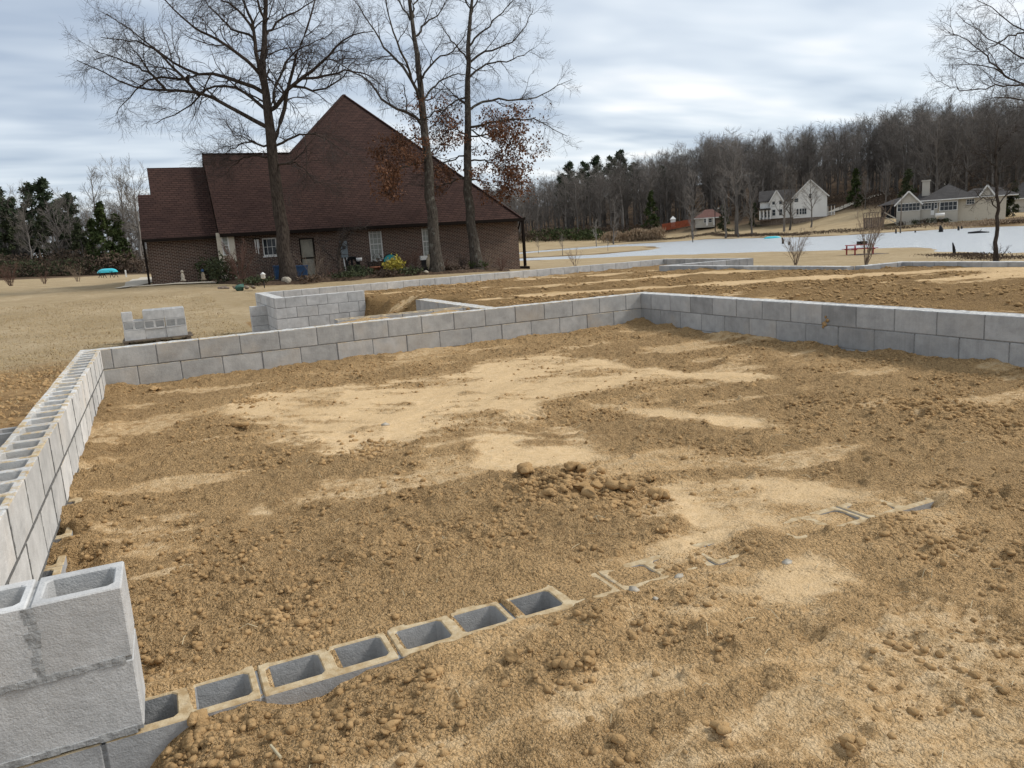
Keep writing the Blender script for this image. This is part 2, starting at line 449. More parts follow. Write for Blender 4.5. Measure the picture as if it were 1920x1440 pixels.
M_TERRA = simple('terracotta', (0.22, 0.09, 0.05), .3, 9, .8)
M_URN = simple('weathered_urn', (0.30, 0.25, 0.18), .3, 12, .8)
M_BLACK = simple('black_rubber', (0.015, 0.015, 0.016), .3, 9, .6)
M_RED = simple('red_paint', (0.34, 0.045, 0.045), .3, 5, .6)
M_RUST = simple('rust_red_boards', (0.26, 0.07, 0.035), .3, 1.5, .9)
M_DECK = simple('grey_brown_deck', (0.15, 0.115, 0.095), .3, 3, .9)
M_CONC = simple('pale_concrete', (0.47, 0.42, 0.34), .15, 2, .9, .2, .2)
M_MULCH = simple('dark_mulch', (0.085, 0.058, 0.04), .6, 9, .97, .1, .8)
M_WOODGREY = simple('weathered_wood', (0.16, 0.13, 0.10), .4, 9, .95)
M_STRAW = simple('pale_straw', (0.50, 0.42, 0.27), .2, 20, .9)
def bark_mat(name, a, b2, sc=7.0, lichen=None):
    M, t, b = mat(name, .97, .1)
    v = position(t)
    n = noise(t, mapping(t, v, (1, 1, .22)), sc*2.2, 5, .65)
    col = mixc(t, ramp(t, n, .35, .68), a, b2)
    if lichen:
        col = mixc(t, ramp(t, noise(t, v, 4.5, 4, .6), .56, .66, 0, .6), col, lichen)
    L(t, col, b.inputs['Base Color']); bump(t, b, n, .9, .04)
    return M
M_BARK = bark_mat('dark_bark', (0.026, 0.020, 0.016), (0.085, 0.068, 0.055))
M_BARK2 = bark_mat('oak_bark', (0.032, 0.027, 0.022), (0.10, 0.085, 0.07), lichen=(0.17, 0.165, 0.14))
M_TWIG = simple('dark_twig', (0.055, 0.044, 0.038), .3, 3)
M_TWIG_R = simple('reddish_twig', (0.125, 0.072, 0.055), .3, 3)
M_TWIG_P = simple('pale_twig', (0.22, 0.165, 0.12), .3, 3)
M_FTRUNK = simple('forest_bark', (0.17, 0.152, 0.135), .4, .7, rnd=.4)
M_FTWIG = simple('forest_twigs', (0.19, 0.168, 0.148), .3, .3, rnd=.4)  # bark and twig colours lightened to stand in for distance haze
M_FTWIG_W = simple('forest_twigs_pale', (0.26, 0.23, 0.195), .3, .3, rnd=.35)
def leaf_mat(name, a, b2, trans=0.0, sc=2.5):
    M, t, b = mat(name, .8, .25)
    n = noise(t, position(t), sc, 4, .7)
    L(t, mixc(t, ramp(t, n, .32, .68), a, b2), b.inputs['Base Color'])
    return M
M_OAKLEAF = leaf_mat('brown_oak_leaf', (0.085, 0.041, 0.024), (0.215, 0.105, 0.058), sc=3)
M_PINE = leaf_mat('pine_needles', (0.022, 0.036, 0.018), (0.062, 0.082, 0.042), sc=.8)
M_CEDAR = leaf_mat('cedar_green', (0.022, 0.036, 0.012), (0.065, 0.082, 0.026), sc=.8)
M_SHRUBG = leaf_mat('dark_shrub_leaf', (0.024, 0.034, 0.017), (0.072, 0.080, 0.038), sc=3)
M_YELLOW = leaf_mat('yellow_green_leaf', (0.20, 0.17, 0.025), (0.55, 0.45, 0.09), sc=6)
M_TURF = leaf_mat('dormant_turf', (0.26, 0.18, 0.09), (0.50, 0.38, 0.21), sc=1.5)
M_BROWNBUSH = leaf_mat('dry_brush', (0.050, 0.036, 0.026), (0.115, 0.080, 0.055), sc=.5)
M_REED = leaf_mat('dry_reeds', (0.22, 0.155, 0.10), (0.40, 0.30, 0.20), sc=.8)
M_MOSS = simple('green_moss_stone', (0.07, 0.14, 0.11), .3, 9, .9)
# ------------------------------------------------------------------ terrain and lake
WZ = -2.2
def wl(x, y):
    return onz(x, y, WZ)
LAKE_PX = [(860,497),(975,489.5),(1060,486.5),(1135,483),(1235,479),(1335,476),(1440,473),(1590,468.5),(1671,465.5),(1733,466.5),(1771,473),(1861,475),(1920,473),(2150,470),
           (2150,410),(1920,424),(1806,428),(1698,434),(1590,441),(1511,444.5),(1400,447),(1335,448),(1235,455),(1172,458),
           (1060,466),(980,473),(860,484),(860,487),(980,475.8),(1060,470),(1172,462.5),(1212,460.8),(1238,463.5),(1222,468),(1170,473),(1120,477.3),(980,484.5),(860,494)]
LAKE = np.array([wl(*q)[:2] for q in LAKE_PX])
CP = []
def cp(P, z=None):
    CP.append((P[0], P[1], P[2] if z is None else z))
for q in ((-3,-6),(-3,0),(-3,6),(0,4),(1,8),(2,11),(8,12),(13,12),(15.5,8),(15,2),(15,-5),(0,-12),(6,-12),(-8,-12),(12,-12),(2.5,3),(8,3)):
    cp((q[0], q[1], -0.86))
for q in ((0,31,-.22),(-6,31,-.2),(4,31,-.32),(12,31,-.6),(20,31,-.80),(20,46,-1.0),(4,46,-.2),(10,20,-.66),(2,20,-.6),(-6,18,-.62),(25,31,-1.1)):
    cp(q)
for x, y, d in ((25,537,53),(148,528,60),(200,522,72),(60,517,110),(250,512,105),(-200,530,100)):
    cp(at(x, y, d))
cp(at(-700,560,60)); cp((-60,-30,-.6)); cp((40,-40,-1.6)); cp((0,-50,-1.))
for x, y, d in ((1400,494,33),(1640,490,27),(1868,492,25),(1100,492,52),(2000,500,26)):
    cp(at(x, y, d))
for q in LAKE_PX[1:14]+LAKE_PX[14:26]:
    cp(wl(*q), WZ+.1)
for x, y, d in ((1750,411,147),(1680,418,143),(1880,403,150),(1500,421,208),(1440,426,206),(1400,428,206),(1590,398,200),(1330,428,225),(1270,434,235),(1150,440,245),(1020,442,240),(960,443,240),(2150,395,160)):
    cp(at(x, y, d))
for x, z, d in ((900,2,265),(1000,2.5,265),(1100,4,265),(1250,6,275),(1400,8,275),(1500,9,265),(1650,12,260),(1800,13,245),(1950,15,240),(2300,18,240),
                (900,14,400),(1000,15,400),(1200,19,400),(1500,27,400),(1800,34,400),(2100,38,400),(300,3,300),(0,1.5,160),(-300,1.5,170),(-300,5,400),(600,3,300)):
    P = at(x, 450, d); cp((P[0], P[1], z))
for x, d in ((0,1400),(960,1400),(1900,1400),(3000,900),(-900,900)):
    P = at(x, 450, d); cp((P[0], P[1], 20 if x > 800 else 6))
CP = np.array(CP)
_n = len(CP)
_D = np.hypot(CP[:,None,0]-CP[None,:,0], CP[:,None,1]-CP[None,:,1])
_A = np.zeros((_n+3, _n+3)); _A[:_n,:_n] = _D - np.eye(_n)*0.4
_A[:_n,_n] = 1; _A[:_n,_n+1] = CP[:,0]; _A[:_n,_n+2] = CP[:,1]; _A[_n:,:_n] = _A[:_n,_n:].T
_w = np.linalg.solve(_A, np.r_[CP[:,2], 0, 0, 0])
def land0(X, Y):
    r = _w[_n]+_w[_n+1]*X+_w[_n+2]*Y
    for i in range(_n):
        r = r+_w[i]*np.hypot(X-CP[i,0], Y-CP[i,1])
    return r
def land(X, Y):
    X = np.asarray(X, float); Y = np.asarray(Y, float)
    z = land0(X, Y)
    s = -poly_sd(X, Y, LAKE) + fbm(X, Y, 9, 40, 3)*1.4      # positive on land
    out = WZ + 0.03 + np.clip(s, 0, 6)*.035 + (np.maximum(z, WZ+.2)-WZ-.03-np.clip(s, 0, 6)*.035)*sst(0, 40, s)
    inn = WZ + 0.03 + np.clip(s, -10, 0)*.12
    d = np.hypot(X-CAM[0], Y-CAM[1])
    return np.where(s > 0, out, inn) + fbm(X, Y, 6, 44, 3)*.10*sst(14, 40, d) + fbm(X, Y, .7, 47, 3)*.03
def landz(x, y): return float(land(np.array([x]), np.array([y]))[0])
def sgrid(c, lo, hi, s, n):
    a, b = math.asinh((lo-c)/s), math.asinh((hi-c)/s)
    return c+s*np.sinh(np.linspace(a, b, n))
gx = sgrid(4, -1500, 2200, 4.0, 400); gy = sgrid(8, -400, 2400, 5.0, 440)
GX, GY = np.meshgrid(gx, gy, indexing='ij')
GZ = land(GX, GY)
# the foundation pit stays below the fill
ft = poly_sd(GX, GY, [(-1.3,-9),(15,-9),(15,10),(2.6,10),(2.6,6),(-.3,.4),(-.3,-6.4),(-1.3,-6.4)])
GZ = GZ - sst(-.2, .6, ft)*.35
dirt = sst(9.0, 4.5, np.hypot(np.maximum(0, np.maximum(-GX, (GX-14)*3)), np.maximum(0, np.maximum(-9-GY, (GY-1.0)*np.where(GX < 2.6, 1.0, 0)+np.where(GX < 2.6, 0, 1)*(GY-10)*3))) + 1.2*fbm(GX, GY, 3, 70, 3))
lit = np.zeros_like(GX)
az = np.degrees(np.arctan2(GX-CAM[0], GY-CAM[1])); dist = np.hypot(GX-CAM[0], GY-CAM[1])
lit = np.maximum(lit, sst(225, 250, dist + fbm(GX, GY, 30, 20, 3)*18)*sst(12, 26, az))
lit = np.maximum(lit, sst(98, 108, dist + fbm(GX, GY, 20, 23, 3)*10)*sst(18, 8, az))
lsd = -poly_sd(GX, GY, LAKE)
lit = np.maximum(lit, sst(300, 340, dist))
rgh = np.clip(sst(5, 0.5, lsd)*(.75+fbm(GX, GY, 5, 30, 2)), 0, 1)*sst(60, 90, dist) 
hb = poly_sd(GX, GY, [tuple(at(1850,380,128)[:2]), tuple(at(2150,380,120)[:2]), tuple(at(2150,380,146)[:2]), tuple(at(1850,380,143)[:2])])
rgh = np.maximum(rgh, sst(-4, 3, hb)*.9)
ni, nj = GX.shape
def grid_faces(ni, nj, mask=None):
    i = np.arange(ni*nj).reshape(ni, nj)
    F = np.stack([i[:-1,:-1], i[1:,:-1], i[1:,1:], i[:-1,1:]], -1).reshape(-1, 4)
    if mask is not None: F = F[mask.reshape(-1)]
    return F
def compact(V, F, attrs=None):
    u, inv = np.unique(F, return_inverse=True)
    return V[u], inv.reshape(F.shape), {k: a[u] for k, a in (attrs or {}).items()}
V = np.stack([GX, GY, GZ], -1).reshape(-1, 3)
g = obj('ground', np_mesh('ground', V, grid_faces(ni, nj), M_LAND, True, {'dirt': dirt.ravel(), 'litter': lit.ravel(), 'rough': rgh.ravel()}))
tag(g, 'tan dormant lawn and bare earth sloping to the lake', kind='structure')
_lx0, _ly0 = LAKE.min(0)-15; _lx1, _ly1 = LAKE.max(0)+15
wm = MB().poly([(_lx0,_ly0,WZ),(_lx1,_ly0,WZ),(_lx1,_ly1,WZ),(_lx0,_ly1,WZ)])
tag(wm.build('lake', M_WATER), 'pale rippled lake behind the foundation', kind='structure')

# ------------------------------------------------------------------ soil inside the foundation
XC = 6.436; YF = -6.431; TW = 0.194; CH = 0.2032; BL = 0.4064
ZS = -0.415
def px_poly(P, z=ZS): return [tuple(onz(x, y, z)[:2]) for x, y in P]
PALE = [
 ([(395,775),(470,745),(560,730),(700,720),(860,700),(960,672),(1060,665),(1180,685),(1300,695),(1400,690),(1470,708),(1420,722),(1280,715),(1200,725),(1100,740),(1010,770),(1060,800),(1130,825),(1160,850),(1190,870),(1100,885),(1000,880),(900,890),(830,880),(880,850),(870,835),(760,850),(650,860),(560,855),(440,825),(500,800)],1.0),
 ([(1090,752),(1250,768),(1400,780),(1515,795),(1470,815),(1330,800),(1200,785)],1.0),
 ([(1290,1075),(1400,1060),(1560,1040),(1610,1075),(1540,1110),(1480,1150),(1420,1180),(1390,1200),(1300,1180),(1180,1200),(1130,1150),(1200,1110)],1.0),
 ([(1200,900),(1400,880),(1560,910),(1700,930),(1880,985),(1820,1015),(1700,975),(1560,1000),(1420,1010),(1350,1050),(1240,1060),(1100,1070),(1060,1060),(1180,1040),(1270,980)],.85),
 ([(860,1180),(1000,1140),(1060,1200),(950,1300),(880,1350),(820,1250)],.6),
 ([(1600,1140),(1660,1160),(1800,1290),(1920,1400),(2000,1500),(1860,1460),(1740,1320),(1620,1210)],.6),
 ([(450,940),(540,935),(530,970),(450,975)],.8),
 ([(1180,1200),(1390,1200),(1330,1290),(1240,1330),(1190,1290)],.5),
 ([(1100,1075),(1290,1050),(1500,1010),(1700,1000),(1920,1010),(2000,1250),(2000,1500),(1350,1500),(1250,1350),(1330,1290),(1180,1200),(1150,1150)],.27),
 ([(560,700),(700,680),(860,650),(900,660),(760,690),(620,715)],.45),
 ([(1390,640),(1500,660),(1700,690),(1650,705),(1480,685)],.35)]
_wx = lambda X, Y: X+fbm(X, Y, .35, 5, 4)*.16
_wy = lambda X, Y: Y+fbm(X, Y, .35, 9, 4)*.16
PPW = [(px_poly(P), a) for P, a in PALE]
def pale_mask(X, Y):
    m_ = np.zeros_like(X); xx, yy = _wx(X, Y), _wy(X, Y)
    for P, a in PPW:
        m_ = np.maximum(m_, a*sst(-.10, .14, poly_sd(xx, yy, P)))
    m_ = m_*(0.80+.8*fbm(X, Y, .30, 14, 3)+.5*fbm((X*.8-Y*.6)*.25, X*.6+Y*.8, .10, 18, 3))
    m_ = np.maximum(m_, .55*sst(.12, .32, fbm(X*.6+Y*.3, Y*1.5, .5, 17, 4)))
    return np.clip(m_, 0, 1)
CELL0 = 0.735      # left edge of the third open cell
CELLS = [CELL0+.2032*(k-3) for k in range(1, 8)]
def wall_front(X):  # how far the dirt lies below the top of the front wall
    return X
PILES_OLD = [(px_poly([(1080,925)])[0], .34, .055), (px_poly([(1000,915)])[0], .22, .03), (px_poly([(1150,950)])[0], .2, .03), (px_poly([(1060,1260)])[0], .15, .03), (px_poly([(370,1390)])[0], .1, .03),
         (px_poly([(1750,790)])[0], .5, .05), (px_poly([(470,760)])[0], .25, .03), (px_poly([(1700,1330)])[0], .2, .02)]
PILES = [(px_poly([(1075,930)])[0], .30, .035), (px_poly([(1000,920)])[0], .22, .015), (px_poly([(1150,955)])[0], .2, .018), (px_poly([(1060,1260)])[0], .13, .015), (px_poly([(360,1390)])[0], .09, .02),
         (px_poly([(1720,770)])[0], .45, .016), (px_poly([(1850,800)])[0], .45, .016), (px_poly([(470,760)])[0], .22, .015), (px_poly([(640,1060)])[0], .3, .006), (px_poly([(330,1130)])[0], .3, .008), (px_poly([(700,850)])[0], .3, .012)]
TRACKS = [(np.array(px_poly([(1330,1120)])[0]), np.array(px_poly([(1960,1450)])[0])), (np.array(px_poly([(1560,1080)])[0]), np.array(px_poly([(2150,1300)])[0])), (np.array(px_poly([(760,820)])[0]), np.array(px_poly([(1480,700)])[0]))]
def soil_base(X, Y):
    p = pale_mask(X, Y); r = 1-p
    h = ZS + .035*fbm(X, Y, 1.6, 0, 3)
    h = h + r*(.034*fbm(X, Y, .22, 4, 4, .6) + .026*np.abs(fbm(X, Y, .07, 8, 3, .7))) + .006*fbm(X, Y, .12, 12, 3)
    # scraped ridges left by a blade in the compacted clay
    u = X*.42+Y*.9
    h = h + p*(.010*np.abs(vn(u, X*.15, .16, 22)) + .007*fbm(X*.8+Y*.58, (Y*.8-X*.58)*7, .5, 26, 3))
    for (cx, cy), w, a in PILES:
        d = np.hypot(X-cx, Y-cy); h = h + a*np.exp(-(d/w)**2)*(1+fbm(X, Y, .12, 30, 3)*1.2)
    # a machine track pressed into the clay
    for a_, b_ in TRACKS:
        e_ = b_-a_; le_ = np.hypot(*e_); e_ = e_/le_
        t_ = (X-a_[0])*e_[0]+(Y-a_[1])*e_[1]; d_ = (Y-a_[1])*e_[0]-(X-a_[0])*e_[1]+.05*fbm(X, Y, 1.2, 63, 2)
        bd = sst(.13, .09, np.abs(d_))*sst(0, .4, t_)*sst(le_, le_-.4, t_)*np.clip(.75+1.4*fbm(X, Y, .3, 64, 3), 0, 1)
        h = h - .012*bd + .010*bd*sst(-.25, .25, np.sin(6.283*(t_/.062+np.abs(d_)*5)))
        h = h + .010*np.exp(-((np.abs(d_)-.15)/.035)**2)*sst(0, .4, t_)*sst(le_, le_-.4, t_)*(1+2*fbm(X, Y, .1, 65, 2))
        p = np.maximum(p, .5*bd)
    # dirt pushed up against the block walls
    h = h + .035*sst(.45, 0, -Y)*(1+1.2*fbm(X, Y, .5, 33, 3)) + .03*sst(.4, 0, XC-X)*(1+1.5*fbm(X, Y, .4, 35, 3))
    h = h + (.028-.065*sst(.17, .30, fbm(X*.5, Y, .35, 48, 3)))*sst(.26, .12, X)*sst(-6.2, -5.7, Y)*sst(-1.6, -2.6, Y) + .03*sst(.26, .12, X)*sst(-2.6, -1.6, Y)
    # over the front wall the soil is level with the block tops
    wf = sst(-.10, -.02, Y-YF)*sst(.32, .22, Y-YF)
    zt = -2*CH-.0095
    cover = np.where(X > 1.72, zt-.002+.022*fbm(X, Y, .16, 36, 3)+.016*sst(2.35, 2.5, X)*sst(2.85, 2.65, X)+.02*sst(3.45, 3.6, X),
                     zt+.005+.030*fbm(X, Y, .11, 37, 3)-.012*sst(.05, .02, np.abs(Y-YF-.02)))
    for cx0 in CELLS:
        q = np.maximum(np.abs(X-cx0-.08)-.083, np.abs(Y-YF-.097)-.066)
        cover = np.where(q < .022, cover*sst(.004, .022, q)+(zt-.006)*(1-sst(.004, .022, q)), cover)
    h = h*(1-wf)+cover*wf
    # the outside slope beside the door jamb
    side = sst(.70, .22, X)*sst(.06, -.02, Y-YF)
    h = h - side*(.02+.30*sst(.60, .15, X+.15*(YF-Y)))
    h = h - .055*np.exp(-((X-.83)/.12)**2)*sst(.03, -.02, Y-YF)*sst(-.2, -.06, Y-YF) + .014*sst(1.0, 1.3, X)*sst(.03, -.03, Y-YF)*sst(-.35, -.1, Y-YF)
    h = h - .35*sst(.0, -.9, X)*sst(0, -.1, Y-YF)
    # hole beside the white rock
    hx, hy = onz(1722, 943, ZS)[:2]
    h = h - .07*np.exp(-(((X-hx)/.07)**2+((Y-hy)/.07)**2))
    return h, p
xs = np.arange(-1.2, 6.45, .0118)
ys = np.r_[np.arange(-8.3, -7.4, .025), np.arange(-7.4, -5.2, .0088), np.arange(-5.2, -2.6, .0145), np.arange(-2.6, 0.005, .021)]
SX, SY = np.meshgrid(xs, ys, indexing='ij')
SZ, SP = soil_base(SX, SY)
# half-buried lumps pressed into the loose areas
nl = 20000
lx = rng.uniform(-.3, 6.4, nl); ly = -8.0+7.95*rng.random(nl)**1.25
lr = .009+.022*rng.random(nl)**4.0
lp = pale_mask(lx, ly)
cl_ = fbm(lx, ly, .5, 50, 3)
keep = (rng.random(nl) < (1-lp)*np.clip(.55+1.6*cl_, .08, 1)+.03)
for x, y, r in zip(lx[keep], ly[keep], lr[keep]):
    i0, i1 = np.searchsorted(xs, (x-r*1.3, x+r*1.3)); j0, j1 = np.searchsorted(ys, (y-r*1.3, y+r*1.3))
    if i1-i0 < 1 or j1-j0 < 1: continue
    if -.05 < y-YF < .24 and x < 2.1: continue
    th = rng.uniform(0, 6.28); ct, sn = math.cos(th), math.sin(th)
    dx_, dy_ = (xs[i0:i1, None]-x)/r, (ys[None, j0:j1]-y)/r
    uu, vv_ = dx_*ct+dy_*sn, (dy_*ct-dx_*sn)*rng.uniform(.9, 1.5)
    q = np.maximum(np.abs(uu)*.95+np.abs(vv_)*.45, np.abs(vv_))*rng.uniform(.85, 1.1)
    SZ[i0:i1, j0:j1] += np.minimum(np.maximum(0, 1-q)*1.6, rng.uniform(.35, .8))*(1+.7*uu*rng.uniform(-1, 1))*r*.75
fx = (SX[:-1,:-1]+SX[1:,1:])/2; fy = (SY[:-1,:-1]+SY[1:,1:])/2
msk = ~((fx < -.02) & (fy > YF+.02))
CELLS = [CELL0+.2032*(k-3) for k in range(1, 8)]
for cx in CELLS:
    msk &= ~((fx > cx-.004) & (fx < cx+.164) & (fy > YF+.025) & (fy < YF+.168))
V = np.stack([SX, SY, SZ], -1).reshape(-1, 3)
V, F, A = compact(V, grid_faces(*SX.shape, mask=msk), {'pale': SP.ravel()})
o = obj('dirt_floor', np_mesh('dirt_floor', V, F, M_SOIL, True, A))
tag(o, 'levelled brown and tan clay inside the block walls', kind='structure')
def soil_z(x, y):
    i = np.clip(np.searchsorted(xs, x), 0, len(xs)-1); j = np.clip(np.searchsorted(ys, y), 0, len(ys)-1)
    return SZ[i, j]

# loose fill behind, level with the wall tops
xs2 = np.arange(2.99, 14.0, .045); ys2 = np.arange(-8.0, 9.62, .045)
FX, FY = np.meshgrid(xs2, ys2, indexing='ij')
st = fbm((FX*.9-FY*.42)*.22, (FX*.42+FY*.9), .9, 21, 4)
fp = np.clip(sst(-.02, .28, st + .25*fbm(FX, FY, .3, 25, 3)), 0, 1)
FZ = -.075 + .05*fbm(FX, FY, .35, 27, 4)*(1-fp) + .02*fbm(FX, FY, 1.5, 28, 3) + .03*np.abs(fbm(FX, FY, .12, 31, 2))*(1-fp)
FZ = FZ - .06*sst(8.3, 9.4, FY) - .05*sst(4.5, 6, FY)
slump = sst(4.95, 3.95, FX+.25*fbm(FX, FY, .8, 38, 3)*2)*sst(6.75, 6.2, FY+.3*fbm(FX, FY, .6, 39, 3))*sst(.62, .8, FY)
slump = np.maximum(slump, sst(4.45, 4.2, FX)*sst(.80, .9, FY)*sst(6.76, 6.71, FY)*(FX < 4.6))
FZ = FZ - .66*slump
fp = fp*(1-slump*.6)
fx = (FX[:-1,:-1]+FX[1:,1:])/2; fy = (FY[:-1,:-1]+FY[1:,1:])/2
msk = (((fy > .10) & (fx < 11.36)) | ((fx > XC+.12) & (fy <= .10) & (fx < 12.45)) | ((fx >= 11.36) & (fy < .93) & (fx < 12.45)) | ((fy > 6.25) & (fx < 13.9))) & (fx < 13.9)
msk &= ~((fx > 11.36) & (fy > .93) & (fy < 6.25))
V = np.stack([FX, FY, FZ], -1).reshape(-1, 3)
V, F, A = compact(V, grid_faces(*FX.shape, mask=msk), {'pale': fp.ravel()})
o = obj('dirt_fill', np_mesh('dirt_fill', V, F, M_FILL, True, A))
tag(o, 'raised tan clay fill streaked by tracks behind the near walls', kind='structure')

# ------------------------------------------------------------------ concrete blocks
def block_mesh(name, ln, cells, mt, h=.194, w=.194):
    V = []; F = []
    hx, hy, hz = ln/2, w/2, h/2
    edges = np.linspace(-hx, hx, cells+1)
    b = .0035
    def P(p): V.append(p); return len(V)-1
    ch, sh, wb = .013, .032, .020
    for top in (1, -1):
        for c in range(cells):
            x0, x1 = edges[c], edges[c+1]
            r = [P((x0,-hy,top*hz)), P((x1,-hy,top*hz)), P((x1,hy,top*hz)), P((x0,hy,top*hz))]
            a0, a1, b0, b1 = x0+wb, x1-wb, -hy+sh, hy-sh
            oc = [P(p) for p in ((a0,b0+ch,top*hz),(a0+ch,b0,top*hz),(a1-ch,b0,top*hz),(a1,b0+ch,top*hz),(a1,b1-ch,top*hz),(a1-ch,b1,top*hz),(a0+ch,b1,top*hz),(a0,b1-ch,top*hz))]
            fs = [(r[0],oc[1],oc[0]),(r[0],r[1],oc[2],oc[1]),(r[1],oc[3],oc[2]),(r[1],r[2],oc[4],oc[3]),(r[2],oc[5],oc[4]),(r[2],r[3],oc[6],oc[5]),(r[3],oc[7],oc[6]),(r[3],r[0],oc[0],oc[7])]
            F += [f if top > 0 else f[::-1] for f in fs]
    k = 12; nb = cells*k
    for c in range(cells):
        t0 = c*k+4; b0_ = nb+c*k+4
        for i in range(8):
            j = (i+1) % 8
            F.append((t0+i, t0+j, b0_+j, b0_+i))
    for c in range(cells):
        t = c*k; bt = nb+c*k
        F.append((t+1, t, bt, bt+1)); F.append((t+3, t+2, bt+2, bt+3))
        if c == 0: F.append((t, t+3, bt+3, bt))
        if c == cells-1: F.append((t+2, t+1, bt+1, bt+2))
    me = bpy.data.meshes.new(name); me.from_pydata(V, [], F); me.materials.append(mt); me.update()
    bm = bmesh.new(); bm.from_mesh(me); bmesh.ops.remove_doubles(bm, verts=bm.verts, dist=1e-5); bmesh.ops.recalc_face_normals(bm, faces=bm.faces)
    eg = [e_ for e_ in bm.edges if len(e_.link_faces) == 2 and e_.calc_face_angle() > 1.0]
    bmesh.ops.bevel(bm, geom=eg, offset=.0035, segments=1, affect='EDGES', profile=.5)
    bm.to_mesh(me); bm.free()
    return me
BM = {}
def bmesh_for(kind, mt, w=.194):
    key = (kind, mt.name, w)
    if key not in BM:
        BM[key] = block_mesh('block', .397 if kind == 'full' else .194, 2 if kind == 'full' else 1, mt, w=w)
    return BM[key]
wr = random.Random(11)
def wall(name, label, a, b, courses, off=(0.0, .2032), ztop=0.0, mt=None, mort=None, w=.194, group='block foundation walls', gaps=None, jit=.0025, capped=True, smear=0.0):
    """block wall whose centre line runs a -> b; off = joint offset of each course"""
    mt = mt or M_BLOCK; mort = mort or M_MORTAR
    a = np.array(a, float); b = np.array(b, float); ln = np.linalg.norm(b-a); d = (b-a)/ln; ang = math.atan2(d[1], d[0])
    zb = ztop-courses*CH
    T = thing(name, (a[0], a[1], zb), label, 'wall', group, ang)
    mb = MB()
    for k in range(courses):
        zc = courses*CH - k*CH - .097
        s = off[k % len(off)] % BL
        js = [0.0]+[v for v in np.arange(s, ln, BL) if v > .06]+[ln]
        if js[-1]-js[-2] < .06: js.pop(-2)
        for i in range(len(js)-1):
            l0, l1 = js[i], js[i+1]
            if gaps and gaps(k, (l0+l1)/2): continue
            L_ = l1-l0-.0095 if i < len(js)-2 else l1-l0
            kind = 'full' if L_ > .28 else 'half'
            o = obj('block', bmesh_for(kind, mt, w), T)
            o.location = (l0+L_/2, wr.uniform(-jit, jit), zc+wr.uniform(-.0015, .0015))
            o.rotation_euler = (wr.uniform(-.004, .004), 0, wr.uniform(-.006, .006) + (math.pi if wr.random() < .5 else 0))
            o.scale = (L_/(.397 if kind == 'full' else .194), 1, 1)
            if i < len(js)-2:
                mb.box((l0+L_-.002, -w/2+.004, zc-.096), (l1+.002, w/2-.004, zc+.090))
                if smear:
                    for q_ in range(9):
                        za_ = zc-.098+q_*.0212; e_ = smear*wr.uniform(.4, 1.2); mb.box((l0+L_-e_, -w/2-.0008-.0006*(q_ % 3), za_), (l1+e_*wr.uniform(.5, 1.1), -w/2+.006, za_+.0212))
        if k < courses:
            if smear:
                for q_ in range(int(ln/.03)):
                    e_ = smear*wr.uniform(.2, .9); mb.box((q_*.03, -w/2-.0010-.0005*(q_ % 4), zc-.1015-.005-e_*.8), (q_*.03+.03, -w/2+.005, zc-.1015+.005+e_*.6))
            for s_ in (-1, 1):
                y0, y1 = sorted((s_*(w/2-.0035), s_*(w/2-.036)))
                if not gaps: mb.box((.003, y0, zc-.1065), (ln-.003, y1, zc-.0965))
                else:
                    for i in range(len(js)-1):
                        if not gaps(k, (js[i]+js[i+1])/2): mb.box((js[i], y0, zc-.1065), (js[i+1], y1, zc-.0965))
    if capped:
        nn_ = int(ln/.05)+2; cu = np.linspace(.004, ln-.004, nn_); cv = np.linspace(-w/2+.004, w/2-.004, 6)
        CU, CV = np.meshgrid(cu, cv, indexing='ij'); rr_ = np.random.default_rng(int(abs(a[0]*91+a[1]*37)*10)+courses)
        CZ = courses*CH-.0032+.006*rr_.random(CU.shape)
        obj('mortar_cap', np_mesh('mortar_cap', np.stack([CU, CV, CZ], -1).reshape(-1, 3), grid_faces(nn_, 6), M_MORTAR_P, False), T)
    me = bpy.data.meshes.new('mortar'); me.from_pydata(mb.v, [], mb.f); me.materials.append(mort); me.update()
    obj('mortar', me, T)['kind'] = 'stuff'
    return T
h = TW/2
A0 = 1.724 % BL      # joint phase of the long wall
wall('foundation_wall', 'long two-course block wall crossing the middle, tan-stained, with a corner at each end', (-.194, h), (XC-.003, h), 3, (A0+.194, A0+.194+.21), mt=M_BLOCK_T)
wall('foundation_wall', 'grey two-course block wall running from the middle corner to the right edge', (XC+h, TW), (XC+h, YF-.05), 3, (.228+TW, .228+TW+.2032))
wall('foundation_wall', 'pale block wall with open cells along the top at the left edge', (-h, YF+TW+.004), (-h, -.004), 2, (.3795, .1795), mt=M_BLOCK_L, mort=M_MORTAR_K, capped=False, smear=.0035)
wall('footing_ledge', 'wider bottom block course peeking out of the dirt below the left wall', (-.194+.13, -.004), (-.194+.13, YF+TW+.004), 2, (.1, .3), ztop=-2*CH-.004, mt=M_BLOCK_D, w=.26, group='block foundation walls', capped=False)
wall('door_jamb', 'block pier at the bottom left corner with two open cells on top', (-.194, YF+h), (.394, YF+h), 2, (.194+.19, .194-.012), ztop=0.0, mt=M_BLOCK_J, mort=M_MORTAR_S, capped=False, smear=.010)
wall('front_wall', 'sunken block row with square open cells along the near dirt', (-.194, YF+h), (XC-.01, YF+h), 2, ((1.515+.194) % BL, (1.515+.194+.2) % BL), ztop=-2*CH-.0095, mt=M_BLOCK_D, jit=.001, capped=False)
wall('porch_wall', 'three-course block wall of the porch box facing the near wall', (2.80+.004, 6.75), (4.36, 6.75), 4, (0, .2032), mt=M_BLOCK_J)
wall('porch_wall', 'short side wall of the porch box running back on the left', (2.80-h, 6.65), (2.80-h, 9.69), 4, (.2, 0), mt=M_BLOCK_J)
